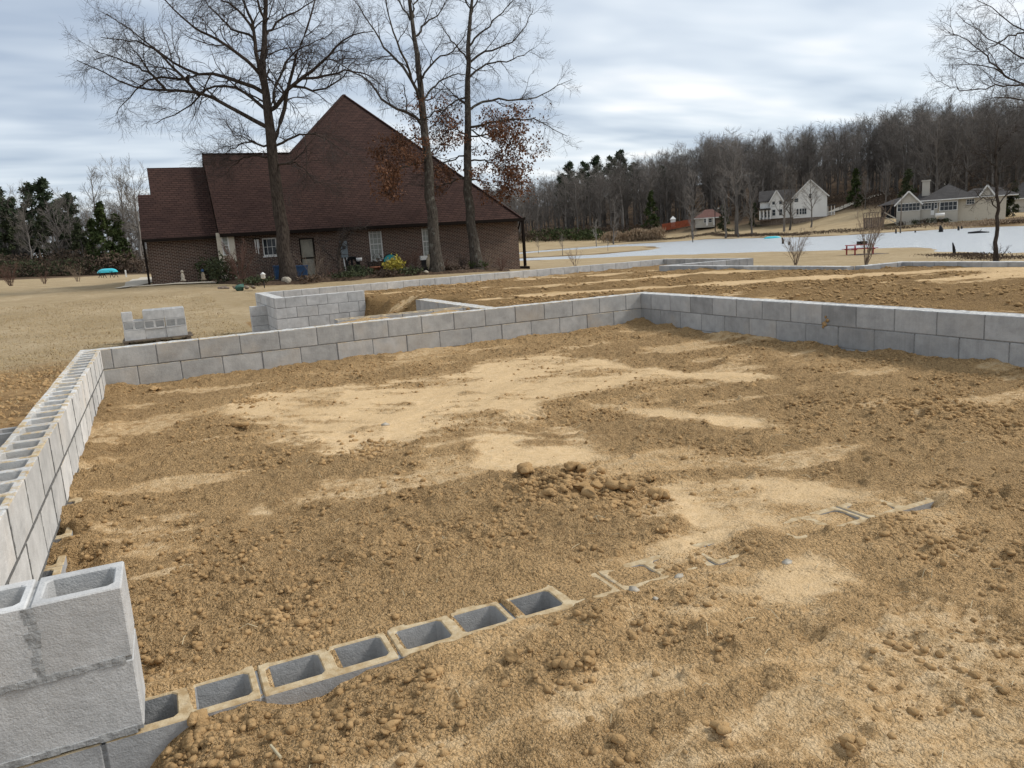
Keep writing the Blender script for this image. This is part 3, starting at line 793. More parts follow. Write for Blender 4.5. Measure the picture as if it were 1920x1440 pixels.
wall('block_pier', 'short three-course pier sticking out of the left side of the porch box', (2.29, 8.1), (2.605, 8.1), 4, (0, 0), ztop=-CH, mt=M_BLOCK_J)
wall('foundation_wall', 'short stained block wall running back from the middle of the long wall', (4.30, TW+.004), (4.30, 2.85), 3, (0, .2), mt=M_BLOCK_T)
wall('foundation_wall', 'dirt-covered block wall just behind the long wall beside the porch pit', (2.5, .72), (4.19, .72), 3, (0, .2), mt=M_BLOCK_D, capped=False)
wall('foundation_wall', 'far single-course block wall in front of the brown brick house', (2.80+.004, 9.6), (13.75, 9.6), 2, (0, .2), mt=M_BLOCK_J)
wall('foundation_wall', 'block wall ending in a square corner in front of the lake', (11.48, 6.2), (13.75, 6.2), 2, (0, .2), mt=M_BLOCK)
wall('foundation_wall', 'farthest short block wall closing the back wing', (13.85, 6.1), (13.85, 9.7), 2, (0, .2), mt=M_BLOCK)
wall('foundation_wall', 'low block wall below the lake right of centre', (11.38, .94), (11.38, 6.3), 2, (.1, .3), mt=M_BLOCK)
wall('foundation_wall', 'two-block jog joining the low walls at right', (11.48, .84), (12.4, .84), 2, (0, .2), mt=M_BLOCK)
wall('foundation_wall', 'low block wall reaching the right edge below the young tree', (12.5, .94), (12.5, -6.0), 2, (0, .2), mt=M_BLOCK)
P = onz(36, 809, -.10)
wall('outer_pier', 'dark low block pier outside the left wall', (-1.1, P[1]+h), (-.20, P[1]+h), 4, (.1, .3), ztop=-.10, mt=M_BLOCK, capped=False)
# soil lying in the bottoms of the open cells and between the near walls
sb = MB().box((-.19, YF+.01, -.80), (XC, YF+.18, -.62))
tag(sb.build('cell_soil', M_CLOD), 'clay lying in the bottoms of the open block cells', kind='structure')
sb = MB(); gxx = np.linspace(2.48, 4.2, 40); gyy = np.linspace(.19, .64, 12)
QX, QY = np.meshgrid(gxx, gyy, indexing='ij'); QZ = -.03+.05*fbm(QX, QY, .2, 41, 3)
tag(obj('dirt_strip', np_mesh('dirt_strip', np.stack([QX, QY, QZ], -1).reshape(-1, 3), grid_faces(40, 12), M_FILL, True, {'pale': np.full(480, .6)})), 'strip of tan clay between two block walls', kind='structure')

# ------------------------------------------------------------------ loose blocks stacked on the grass
PB = at(297, 640, 15.9); zg = landz(PB[0], PB[1])
bx, by = PB[0]-.62, PB[1]
pt = thing('wooden_pallet', (bx, by, zg), 'low grey wooden pallet under the block stack on the lawn', 'pallet')
for k in range(5): MB().box((bx-.05, by+.02+k*.2, zg+.09), (bx+1.30, by+.13+k*.2, zg+.115)).build('deck_board', M_WOODGREY, pt)
for k in range(3): MB().box((bx-.03+k*.6, by+.03, zg), (bx+.06+k*.6, by+.95, zg+.089)).build('runner', M_WOODGREY, pt)
z0 = zg+.116+.098
top_lab = {(3,1): 'loose grey block lying on its side at the left end of the stack top', (3,2): 'loose grey block at the right end of the stack top'}
def loose(x, y, z, lab, rot=(0,0,0), kind='full'):
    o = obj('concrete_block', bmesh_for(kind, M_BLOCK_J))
    o.location = (x, y, z); o.rotation_euler = rot
    return tag(o, lab, 'block', 'loose blocks stacked on the pallet')
nlay = max(2, int(round((-.21-zg-.116)/.196)))
for k in range(nlay):
    for i in range(3):
        for j in range(2):
            if k == nlay-1 and i == 0: continue
            rot = (0, 0, wr.uniform(-.02, .02))
            zz = z0+k*.196
            if k == nlay-2 and j == 0: rot = (math.pi/2, 0, rot[2])
            if k == nlay-1: lab = 'grey block on the top layer of the loose stack'
            elif j == 0: lab = 'grey block in a lower layer of the loose stack, near row'
            else: lab = 'grey block in the back row of the loose stack'
            loose(bx+.2+i*.401+wr.uniform(-.006, .006), by+.2+j*.42+wr.uniform(-.01, .01), zz, lab, rot)
# blocks laid cells-outward in the upper layer
loose(bx+.10, by+.2, z0+(nlay-1)*.196, 'half block standing alone on the left end of the loose stack', (0, 0, .1), 'half')

# ------------------------------------------------------------------ loose clods
ico = bmesh.new(); bmesh.ops.create_icosphere(ico, subdivisions=1, radius=1.0)
IV1 = np.array([v.co[:] for v in ico.verts]); IF1 = np.array([[v.index for v in f.verts] for f in ico.faces]); ico.free()
ico = bmesh.new(); bmesh.ops.create_icosphere(ico, subdivisions=2, radius=1.0)
IV2 = np.array([v.co[:] for v in ico.verts]); IF2 = np.array([[v.index for v in f.verts] for f in ico.faces]); ico.free()
def clods(P, R, IV, IF, rg, flat=.75, amp=.22, cuts=7):
    n = len(P); m1 = len(IV)
    Vv = np.repeat(IV[None], n, 0)
    for k in range(cuts):                   # broken faces
        nv = rg.standard_normal((n, 3)); nv /= np.linalg.norm(nv, axis=1, keepdims=True)
        dd = rg.uniform(.28, .72, (n, 1)); pr = np.einsum('nmk,nk->nm', Vv, nv)
        Vv = Vv - np.maximum(0, pr-dd)[..., None]*nv[:, None]
    Vv = Vv*(1+amp*rg.standard_normal((n, m1, 1)).clip(-1.6, 1.6))
    ang = rg.uniform(0, 6.28, n); c, s = np.cos(ang), np.sin(ang)
    sx = rg.uniform(.75, 1.35, (n, 1)); sz = flat*rg.uniform(.75, 1.15, (n, 1))
    x = Vv[..., 0]*sx; y = Vv[..., 1]; z = Vv[..., 2]*sz
    Q = np.stack([x*c[:, None]-y*s[:, None], x*s[:, None]+y*c[:, None], z], -1)*R[:, None, None]+P[:, None]
    Ff = IF[None]+(np.arange(n)*m1)[:, None, None]
    return Q.reshape(-1, 3), Ff.reshape(-1, 3)
OV = np.array([[1,0,0],[-1,0,0],[0,1,0],[0,-1,0],[0,0,1],[0,0,-1]], float); OF = np.array([[0,2,4],[2,1,4],[1,3,4],[3,0,4],[2,0,5],[1,2,5],[3,1,5],[0,3,5]])
n = 200000
cy = -7.75+7.7*rng.random(n)**2.2
cx = rng.uniform(.0, 1, n)*6.4
pm = pale_mask(cx, cy); dn = np.clip(.32+2.3*fbm(cx, cy, .40, 52, 4)+.9*fbm(cx, cy, 1.6, 58, 2), .03, 1)
kp = rng.random(n) < (1-pm)**1.3*dn+.006
cx, cy = cx[kp], cy[kp]
cr = .0028+.0125*rng.random(len(cx))**6
for (px_, py_), w_, a_ in PILES:
    m2 = int(520*(w_/.25)**1.5*max(.4, min(1.6, a_/.02))); rr = w_*np.abs(rng.normal(0, .62, m2)); ang = rng.uniform(0, 6.28, m2)
    cx = np.r_[cx, px_+rr*np.cos(ang)]; cy = np.r_[cy, py_+rr*np.sin(ang)]
    cr = np.r_[cr, (.0035+.017*rng.random(m2)**4.5)*(1 if a_ > .01 else .6)]
ok = ~((np.abs(cy-YF-.097) < .13) & (cx < 2.1)) & (cx > .05) & (cx < 6.4) & (cy < -.03)
cx, cy, cr = cx[ok], cy[ok], cr[ok]
cz = soil_z(cx, cy)+cr*.02
C3_ = np.stack([cx, cy, cz], -1)
sel = [cr < .0085, (cr >= .0085) & (cr < .017), cr >= .017]
parts_ = [clods(C3_[sel[0]], cr[sel[0]], OV, OF, rng, .8, .30, 0), clods(C3_[sel[1]], cr[sel[1]]*1.05, IV1, IF1, rng, .85, .20, 0), clods(C3_[sel[2]], cr[sel[2]], IV2, IF2, rng, .85, .11, 3)]
Va = []; Fa = []; b_ = 0
for V1, F1 in parts_: Va.append(V1); Fa.append(F1+b_); b_ += len(V1)
print('crumbs', [int(s_.sum()) for s_ in sel])
o = obj('clods', np_mesh('clods', np.concatenate(Va), np.concatenate(Fa), M_CLOD, False))
tag(o, 'crumbs and small clods of brown clay scattered over the dirt floor', kind='stuff')
n = 42000
cx = rng.uniform(3, 13.8, n); cy = rng.uniform(-6, 9.5, n)
fi = np.clip(np.searchsorted(xs2, cx), 0, len(xs2)-1); fj = np.clip(np.searchsorted(ys2, cy), 0, len(ys2)-1)
kp = (rng.random(n) < (1-fp[fi, fj])*np.clip(.3+2*fbm(cx, cy, .8, 55, 3), .02, 1)) & (((cy > .25) & (cx < 11.3)) | ((cx > 6.7) & (cy < .8) & (cx < 12.3)))
cx, cy, fi, fj = cx[kp], cy[kp], fi[kp], fj[kp]; cr = .008+.03*rng.random(len(cx))**4
V1, F1 = clods(np.stack([cx, cy, FZ[fi, fj]+cr*.25], -1), cr, OV, OF, rng, .6, .25, 0)
o = obj('clods', np_mesh('clods', V1, F1, M_CLOD, False))
tag(o, 'clods of clay scattered over the raised fill', kind='stuff')
n = 16000
cx = -.25-6*rng.random(n)**1.4; cy = rng.uniform(-6, 7, n)
kp = rng.random(n) < np.clip(.5+2*fbm(cx, cy, .9, 59, 3), .03, 1)*np.clip(1.25-np.abs(cx)/4.5, 0, 1)
cx, cy = cx[kp], cy[kp]; cr = .010+.045*rng.random(len(cx))**5
V1, F1 = clods(np.stack([cx, cy, land(cx, cy)+cr*.1], -1), cr, IV1, IF1, rng, .7, .14, 3)
o = obj('clods', np_mesh('clods', V1, F1, M_CLOD, False))
tag(o, 'dark clods thrown out on the ground left of the foundation', kind='stuff')
# dormant turf blades on the nearer lawn
n = 60000
dd_ = 9+24*rng.random(n)**1.1; aa_ = np.radians(rng.uniform(-22, 12, n))
cx = CAM[0]+dd_*np.sin(aa_); cy = CAM[1]+dd_*np.cos(aa_)
kp = ((cx < -2.0) | (cy > 1.0)) & (cx < 2.4) & (rng.random(n) < np.clip(.75+1.3*fbm(cx, cy, 1.2, 61, 3), .1, 1))
kp &= ~((cx > -5) & (cy < 3) & (rng.random(n) < .8))
cx, cy = cx[kp], cy[kp]; n = len(cx); cz = land(cx, cy)
hh = rng.uniform(.015, .05, n); a = rng.uniform(0, 6.28, n); ux, uy = np.cos(a)*.008, np.sin(a)*.008; lx_, ly_ = rng.normal(0, .035, n), rng.normal(0, .035, n)
V1 = np.stack([np.stack([cx-ux, cy-uy, cz-.005], -1), np.stack([cx+ux, cy+uy, cz-.005], -1), np.stack([cx+lx_, cy+ly_, cz+hh], -1)], 1).reshape(-1, 3)
o = obj('turf', np_mesh('turf', V1, np.arange(3*n).reshape(n, 3), M_TURF, False))
tag(o, 'short straw-coloured dormant grass on the left lawn', kind='stuff')
# the clods one can point at
BIGC = [(1076,886,20,'upright dark clod at the back edge of the clod pile'),(1127,890,13,'small round clod behind the clod pile'),(1222,897,15,'lone round clod right of the clod pile'),(1236,933,24,'tilted wedge-shaped clod at the right end of the clod pile'),
        (1165,925,26,'large angular clod in the middle of the clod pile'),(1105,938,30,'broad pale clod at the centre of the clod pile'),(1030,940,18,'rounded clod on the left of the clod pile'),(1242,998,16,'oval clod below the right end of the clod pile'),(985,895,22,'dark crumbly clod at the far left of the clod pile'),
        (963,1238,24,'squat brown clod lying alone below the open cells'),(800,1270,24,'round brown clod below the row of cells'),(370,1345,26,'big round clod against the front of the sunken block row'),(735,1360,22,'rounded clod on the near dirt beside a pale straw'),(1100,1255,20,'large pale clod in the near right clod heap'),
        (1590,1395,26,'dark clod at the bottom edge, right of centre'),(1350,1370,22,'flat dark clod near the bottom edge'),(605,875,12,'small dark clod on the pale patch at left'),(447,805,16,'dark clod pair at the left end of the pale patch'),(1410,725,10,'small dark clod at the end of the far pale streak'),(287,733,12,'dark clod near the left far corner')]
for x, y, s_, lab in BIGC:
    P = onz(x, y, ZS+.01); dpt = (P-CAM)@FW; r = s_*dpt/FPX*.95
    zz = float(soil_z(P[0], P[1]))
    nl_ = 5
    Vv, Ff = clods(np.r_[np.zeros((1, 3)), rng.normal(0, .42, (nl_-1, 3))*np.array([1, 1, .45])]*r, r*np.r_[.72, rng.uniform(.3, .62, nl_-1)], IV2, IF2, rng, flat=.8, amp=.11, cuts=3)
    o = obj('dirt_clod', np_mesh('dirt_clod', Vv, Ff, M_CLOD, False)); o.location = (P[0], P[1], zz+r*.4)
    tag(o, lab, 'clod', 'larger clods on the dirt')
# white stones and a straw
for x, y, s_, lab in ((1748,952,14,'flat white stone beside the small hole at right'),(1475,1060,8,'small pale grey stone on the smooth clay'),(1190,1103,13,'broken white concrete chip at the end of the open cells'),(1272,1081,10,'small white chip lying in the crack right of the cells'),(1228,1125,6,'tiny white chip below the broken block'),(1895,690,12,'pale rock by the right wall near the edge'),(723,795,10,'light pebble on the pale patch')):
    P = onz(x, y, ZS+.01); dpt = (P-CAM)@FW; r = s_*dpt/FPX
    Vv, Ff = clods(np.zeros((1, 3)), np.array([r*1.1]), IV1, IF1, rng, flat=.45, amp=.22, cuts=1)
    o = obj('stone', np_mesh('stone', Vv, Ff, M_ROCK, False)); o.location = (P[0], P[1], float(soil_z(P[0], P[1]))-r*.05); o.rotation_euler = (0, 0, -.6)
    tag(o, lab, 'stone', 'pale stones on the dirt')
a_, b_ = onz(508, 1400, ZS+.01), onz(527, 1425, ZS+.01)
m_ = MB().tube([(a_[0], a_[1], float(soil_z(a_[0], a_[1]))+.012), (b_[0], b_[1], float(soil_z(b_[0], b_[1]))+.012)], .004, 6)
tag(m_.build('straw', M_STRAW), 'short pale straw lying on the near dirt', 'straw')
# roots and stalks mixed into the clay
m_ = MB()
for k in range(260):
    x, y = rng.uniform(.1, 4.5), rng.uniform(-7.6, -4.0); a = rng.uniform(0, 6.28); l = rng.uniform(.02, .07)
    z = float(soil_z(x, y)); x2, y2 = x+l*math.cos(a), y+l*math.sin(a)
    if abs(y-YF-.1) < .25: continue
    m_.tube([(x, y, z+.004), ((x+x2)/2, (y+y2)/2, z+.006+rng.uniform(0, .014)), (x2, y2, float(soil_z(x2, y2))+.004)], .0011, 3)
tag(m_.build('rootlets', M_STRAW), 'thin pale rootlets scattered in the clay', kind='stuff')

d_ = ray(1547, 607); P = CAM+d_*((XC-CAM[0])/d_[0])
V1, F1 = clods(np.array([[0, 0, 0], [0, -.03, .035], [0, .02, -.03], [0, -.01, .07]]), np.array([.024, .02, .015, .012]), IV2, IF2, rng, 1.0, .15, 2)
V1[:, 0] *= .35
o = obj('mud_splat', np_mesh('mud_splat', V1, F1, M_CLOD, False)); o.location = (XC-.006, P[1], P[2])
tag(o, 'brown mud splat stuck to the right block wall', 'mud')
# ------------------------------------------------------------------ tree machinery
def tubes(P, R, sides):
    P = np.asarray(P, float); R = np.asarray(R, float); M_, n, _ = P.shape
    T = np.empty_like(P); T[:, 1:-1] = P[:, 2:]-P[:, :-2]; T[:, 0] = P[:, 1]-P[:, 0]; T[:, -1] = P[:, -1]-P[:, -2]
    T /= np.linalg.norm(T, axis=-1, keepdims=True)+1e-9
    ref = np.where(np.abs(T[..., 2:3]) < .9, np.array([0, 0, 1.]), np.array([1., 0, 0]))
    U = np.cross(T, ref); U /= np.linalg.norm(U, axis=-1, keepdims=True)+1e-9; Wv = np.cross(T, U)
    a = np.arange(sides)*2*math.pi/sides
    V = P[:, :, None]+R[:, :, None, None]*(U[:, :, None]*np.cos(a)[None, None, :, None]+Wv[:, :, None]*np.sin(a)[None, None, :, None])
    idx = np.arange(M_*n*sides).reshape(M_, n, sides)
    F = np.stack([idx[:, :-1], np.roll(idx[:, :-1], -1, 2), np.roll(idx[:, 1:], -1, 2), idx[:, 1:]], -1).reshape(-1, 4)
    return V.reshape(-1, 3), F
def merge(parts):
    Vs = []; Fs = []; b = 0
    for V, F in parts:
        Vs.append(V); Fs.append(F+b); b += len(V)
    return np.concatenate(Vs), np.concatenate(Fs)
def kids(P, R, rg, per, ln, ang=(35, 65), npts=5, wob=.22, up=0.0, rr=.62, tip=.25, tmin=.2, rmin=.004, taper_len=.55, flat=None, tmax=.98):
    M_, n, _ = P.shape
    t = tmin+(tmax-tmin)*((np.arange(per)[None]+rg.random((M_, per)))/per)
    f = t*(n-1); i = np.minimum(f.astype(int), n-2); w = (f-i)[..., None]
    m = np.arange(M_)[:, None]
    pos = P[m, i]*(1-w)+P[m, i+1]*w
    tan = P[m, i+1]-P[m, i]; tan /= np.linalg.norm(tan, axis=-1, keepdims=True)+1e-9
    rad = R[m, i]*(1-w[..., 0])+R[m, i+1]*w[..., 0]
    v = rg.standard_normal(pos.shape)
    if flat is not None: v -= flat*(v@FWH)[..., None]*FWH
    v -= (v*tan).sum(-1, keepdims=True)*tan; v /= np.linalg.norm(v, axis=-1, keepdims=True)+1e-9
    a = np.radians(rg.uniform(*ang, t.shape))[..., None]
    d = tan*np.cos(a)+v*np.sin(a)
    l = ln*rg.uniform(.6, 1.25, t.shape)*(1-taper_len*t)
    K = M_*per
    Q = np.empty((K, npts, 3)); Q[:, 0] = pos.reshape(K, 3); d = d.reshape(K, 3); l = l.reshape(K, 1)
    for s in range(1, npts):
        d = d+wob*rg.standard_normal(d.shape); d[:, 2] += up; d /= np.linalg.norm(d, axis=-1, keepdims=True)
        Q[:, s] = Q[:, s-1]+d*l/(npts-1)
    r0 = np.maximum(rad.reshape(K)*rr, rmin)
    RR = r0[:, None]*np.linspace(1, tip, npts)[None]
    return Q, np.maximum(RR, rmin*.5)
FWH = np.array([math.sin(YAW), math.cos(YAW), 0.0])
def resample(path, n):
    P = np.array(path, float); s = np.r_[0, np.cumsum(np.linalg.norm(np.diff(P, axis=0), axis=1))]
    t = np.linspace(0, s[-1], n)
    Q = np.stack([np.interp(t, s, P[:, k]) for k in range(P.shape[1])], -1)
    for _ in range(1):
        Q[1:-1] = Q[1:-1]*.5+(Q[:-2]+Q[2:])*.25
    return Q
def leafquads(P, size, rg, hang=0.0, aspect=.5):
    n = len(P)
    u = rg.standard_normal((n, 3)); u[:, 2] -= hang; u /= np.linalg.norm(u, axis=1, keepdims=True)
    v = np.cross(u, rg.standard_normal((n, 3))); v /= np.linalg.norm(v, axis=1, keepdims=True)
    s = (size*rg.uniform(.6, 1.35, n))[:, None]
    u = u*s; v = v*s*aspect
    Q = np.stack([P, P+u*.5+v*.5, P+u, P+u*.5-v*.5], 1).reshape(-1, 3)
    return Q, np.arange(4*n).reshape(n, 4)

def px_tree(name, label, base_d, trunk, trunk_r, limbs, barkm, seed, twigm, leaf=None, dens=(7, 6, 6), lens=(2.3, 1.1, .55), cat='tree', droop=-.02, rmin=.0075, base_drop=.3, limb_r=.11, zbase=None):
    rg = np.random.default_rng(seed)
    P = resample([at(x, y, base_d) for x, y in trunk], 22)
    if zbase is not None: P[:, 2] = P[:, 2]
    rt = np.interp(np.linspace(0, 1, 22), np.linspace(0, 1, len(trunk_r)), trunk_r)
    P[:, 0] += rg.normal(0, .03, 22); 
    P0 = P.copy(); P0[0, 2] -= base_drop
    rt = rt.copy(); rt[0] *= 1.45; rt[1] *= 1.12
    T = thing(name, (P[0, 0], P[0, 1], P[0, 2]), label, cat)
    o0 = ORG[T.name]
    Ls = []; Rs = []
    pool = [(x, y, d_) for x, y, d_ in zip(*(lambda q: (960+FPX*((q-CAM)@RT)/((q-CAM)@FW), 720-FPX*((q-CAM)@UP)/((q-CAM)@FW), (q-CAM)@FW))(P))]
    for li, lm in enumerate(limbs):
        rscale = 1.0
        if isinstance(lm, dict): rscale = lm.get('r', 1); lm = lm['p']
        span = sum(math.hypot(lm[i+1][0]-lm[i][0], lm[i+1][1]-lm[i][1]) for i in range(len(lm)-1))*base_d/FPX
        dz = rg.uniform(-.55, .55)*span
        # root every limb on the nearest wood already grown, a little further down
        bx_, by_, bd_ = min(pool, key=lambda q: math.hypot(q[0]-lm[0][0], (q[1]-lm[0][1]-10)))
        pp_ = [at(bx_, by_, bd_)]+[at(x, y, bd_+dz*(k+.4)/(len(lm)-.6)) for k, (x, y) in enumerate(lm)]
        Q = resample(pp_, 14)
        Q[1:] += rg.normal(0, .035, (13, 3))
        for q in Q: pool.append((960+FPX*((q-CAM)@RT)/((q-CAM)@FW), 720-FPX*((q-CAM)@UP)/((q-CAM)@FW), (q-CAM)@FW))
        Ls.append(Q); r0 = limb_r*rscale*min(1.25, .55+span/9)
        Rs.append(np.linspace(r0, r0*.16, 14))
    Ls = np.array(Ls); Rs = np.array(Rs)
    parts = [tubes(P0[None], rt[None], 10)]
    V, F = merge(parts); obj('trunk', np_mesh('trunk', V-o0, F, barkm, True), T)
    V, F = tubes(Ls, Rs, 7); obj('limbs', np_mesh('limbs', V-o0, F, barkm, True), T)
    # hidden-side limbs so that the crown has depth
    allP = np.concatenate([Ls]); allR = np.concatenate([Rs])
    B1, R1 = kids(allP, allR, rg, dens[0], lens[0], (30, 62), 7, .20, .03, .55, .22, .18, .012)
    tp, tr = kids(P[None, 8:], rt[None, 8:], rg, dens[0]+4, lens[0]*1.25, (45, 75), 7, .18, .05, .28, .2, .1, .012)
    B1 = np.concatenate([B1, tp]); R1 = np.concatenate([R1, tr])
    B2, R2 = kids(B1, R1, rg, dens[1], lens[1], (28, 60), 5, .22, droop, .6, .3, .15, rmin)
    B2b, R2b = kids(allP, allR, rg, dens[1], lens[1]*.9, (35, 75), 5, .25, droop, .25, .3, .25, rmin)
    B2 = np.concatenate([B2, B2b]); R2 = np.concatenate([R2, R2b])
    B3, R3 = kids(B2, R2, rg, dens[2], lens[2], (22, 55), 4, .22, droop*1.5, .7, .6, .15, rmin*.8)
    V, F = merge([tubes(B1, R1, 5), tubes(B2, R2, 3), tubes(B3, R3, 3)])
    obj('crown', np_mesh('crown', V-o0, F, twigm, True), T)
    return T, Ls, Rs, B1, B2, B3, P, rt

# ------------------------------------------------------------------ brown brick house
YH = 32.04
HB = thing('brick_house', (12.0, YH, -.9), 'dark brown brick house with a very tall brown hipped roof behind the bare trees', 'house')
def wall_holes(mb, x0, x1, z0, z1, holes, y0, y1):
    X = sorted({x0, x1, *[h_[0] for h_ in holes], *[h_[1] for h_ in holes]}); Z = sorted({z0, z1, *[h_[2] for h_ in holes], *[h_[3] for h_ in holes]})
    for i in range(len(X)-1):
        for k in range(len(Z)-1):
            cx_, cz_ = (X[i]+X[i+1])/2, (Z[k]+Z[k+1])/2
            if any(h_[0] < cx_ < h_[1] and h_[2] < cz_ < h_[3] for h_ in holes): continue
            mb.box((X[i], y0, Z[k]), (X[i+1], y1, Z[k+1]))
HOLES = dict(w1=(11.22, 11.92, .20, 1.90), w2=(14.18, 14.88, .17, 1.89), w3=(5.75, 6.44, .80, 1.68), d=(7.55, 8.32, -.42, 1.58))
ZE = 1.98
mb = MB(); wall_holes(mb, 4.02, 20.02, -1.6, ZE, list(HOLES.values()), YH, YH+.25)
mb.build('wall', M_BRICK, HB)
mb = MB().box((19.77, YH+.252, -1.6), (20.018, 46.6, ZE)); mb.build('wall', M_BRICK, HB)
mb = MB().box((4.5, 46.35, -1.6), (19.76, 46.6, ZE)); mb.build('wall', M_BRICK, HB)
mb = MB().box((4.03, YH+.30, -1.6), (4.25, 46.3, ZE)); mb.build('wall', M_BRICK, HB)
# soldier course under the eave
mb = MB()
for k in range(78):
    x = 4.05+k*.2045
    mb.box((x, YH-.012, ZE-.26), (x+.19, YH-.002, ZE-.03))
mb.build('soldier_course', M_BRICK, HB)
def window(x0, x1, z0, z1, y, parent, rows, cols, pane_m=M_GLASS, fw=.055, frm=M_WHITE, sash=True):
    W_ = MB()
    W_.box((x0, y+.02, z0), (x0+fw, y+.12, z1)); W_.box((x1-fw, y+.02, z0), (x1, y+.12, z1))
    W_.box((x0+fw, y+.021, z1-fw), (x1-fw, y+.119, z1)); W_.box((x0+fw, y+.021, z0), (x1-fw, y+.119, z0+fw))
    w = W_.build('window', frm, parent)
    if sash:
        zm = (z0+z1)/2; MB().box((x0+fw, y+.03, zm-.025), (x1-fw, y+.10, zm+.025)).build('sash_rail', frm, w)
    for r in range(1, rows):
        z = z0+(z1-z0)*r/rows
        if sash and abs(z-(z0+z1)/2) < .05: continue
        MB().box((x0+fw, y+.05, z-.010), (x1-fw, y+.085, z+.010)).build('muntin', frm, w)
    for c in range(1, cols):
        x = x0+(x1-x0)*c/cols
        MB().box((x-.010, y+.052, z0+fw), (x+.010, y+.083, z1-fw)).build('muntin', frm, w)
    MB().box((x0+fw, y+.09, z0+fw), (x1-fw, y+.10, z1-fw)).build('pane', pane_m, w)
    return w
w = window(*HOLES['w1'], YH, HB, 6, 3, M_BLIND); MB().box((11.17, YH-.06, .13), (11.97, YH+.1, .197)).build('sill', M_WHITE, w)
w = window(*HOLES['w2'], YH, HB, 6, 3, M_BLIND); MB().box((14.13, YH-.06, .10), (14.93, YH+.1, .167)).build('sill', M_WHITE, w)
w = window(*HOLES['w3'], YH, HB, 2, 3, M_GLASS, sash=False); MB().box((5.70, YH-.06, .735), (6.49, YH+.1, .797)).build('sill', M_WHITE, w)
x0, x1, z0, z1 = HOLES['d']
d = MB().box((x0+.07, YH+.08, z0+.03), (x1-.07, YH+.13, z1-.07)).build('door', M_DOOR, HB)
MB().box((x0, YH-.01, z0), (x0+.068, YH+.14, z1)).box((x1-.068, YH-.01, z0), (x1, YH+.14, z1)).box((x0+.068, YH-.009, z1-.068), (x1-.068, YH+.139, z1)).build('frame', M_FASCIA, d)
MB().box((x0+.07, YH+.06, .52), (x1-.07, YH+.079, .60)).build('rail', M_FASCIA, d)
MB().tube([(x1-.14, YH+.07, .55), (x1-.14, YH+.02, .55), (x1-.20, YH+.02, .55)], .018, 6).build('handle', M_BLACK, d)
MB().box((x0-.08, YH-.25, z0-.12), (x1+.08, YH-.002, z0-.005)).build('step', M_CONC, HB)
# roof: one sheet per slope, with fascia and gutters
EY = YH-.45; EZ = 2.0; SL = 1.03
def rz(y): return EZ+SL*(y-EY)
AP = (12.45, 39.4, rz(39.4)); xr = 20.1; xl = 4.8; yb = 47.2
roof = MB()
roof.poly([(3.72, EY, EZ), (xr, EY, EZ), AP, (8.28, 35.70, rz(35.70)), (3.72, 35.70, rz(35.70))]).build('roof', M_SHINGLE, HB)
MB().poly([(xr, EY, EZ), (xr, yb, EZ), AP]).build('roof', M_SHINGLE, HB)
MB().poly([(xr, yb, EZ), (xl, yb, EZ), AP]).build('roof', M_SHINGLE, HB)
MB().poly([(xl, yb, EZ), (xl, 39.4, EZ), (8.28, 35.70, rz(35.70)), AP]).build('roof', M_SHINGLE, HB)
MB().poly([(3.72, 39.85, EZ), (3.72, 35.70, rz(35.70)), (8.28, 35.70, rz(35.70)), (8.28, 39.85, EZ)]).build('roof', M_SHINGLE, HB)
rc = MB()
def cap(a, b, w=.10):
    a, b = np.array(a), np.array(b); d_ = (b-a)/np.linalg.norm(b-a); s_ = np.cross(d_, [0, 0, 1]); s_ /= np.linalg.norm(s_); n_ = np.cross(s_, d_)
    rc.obox((a+b)/2+n_*.02, (d_, s_, n_), (np.linalg.norm(b-a)/2, w, .018))
cap((3.72, 35.70, rz(35.70)), (8.28, 35.70, rz(35.70))); cap((8.28, 35.70, rz(35.70)), AP); cap((xr, EY, EZ), AP); cap((xr, yb, EZ), AP)
rc.build('ridge_cap', M_SHINGLE, HB)
MB().box((3.75, EY-.11, EZ-.17), (xr+.02, EY-.002, EZ-.005)).build('gutter', M_FASCIA, HB)
MB().box((3.76, EY, EZ-.10), (xr-.02, YH-.03, EZ-.06)).build('soffit', M_FASCIA, HB)
MB().box((xr-.02, EY+.05, EZ-.17), (xr+.09, yb, EZ-.01)).build('gutter', M_FASCIA, HB)
MB().tube([(20.0, EY+.02, EZ-.15), (20.06, YH-.10, EZ-.45), (20.08, YH+.05, EZ-.6)], .05, 6).build('downspout', M_FASCIA, HB)
MB().poly([(3.9, EY+.2, EZ-.1), (3.9, 39.5, EZ-.1), (3.9, 35.7, rz(35.5))]).build('gable', M_FASCIA, HB)
# side porch on the lake side
p = MB().box((20.1, YH+1.0, 1.93), (21.05, YH+5, 2.08)); p.build('porch_beam', M_FASCIA, HB)
MB().box((20.83, YH+1.05, -.78), (20.97, YH+1.19, 1.93)).build('porch_post', M_FASCIA, HB)
MB().box((20.02, YH+.9, -.98), (21.1, YH+5, -.80)).build('porch_floor', M_FASCIA, HB)
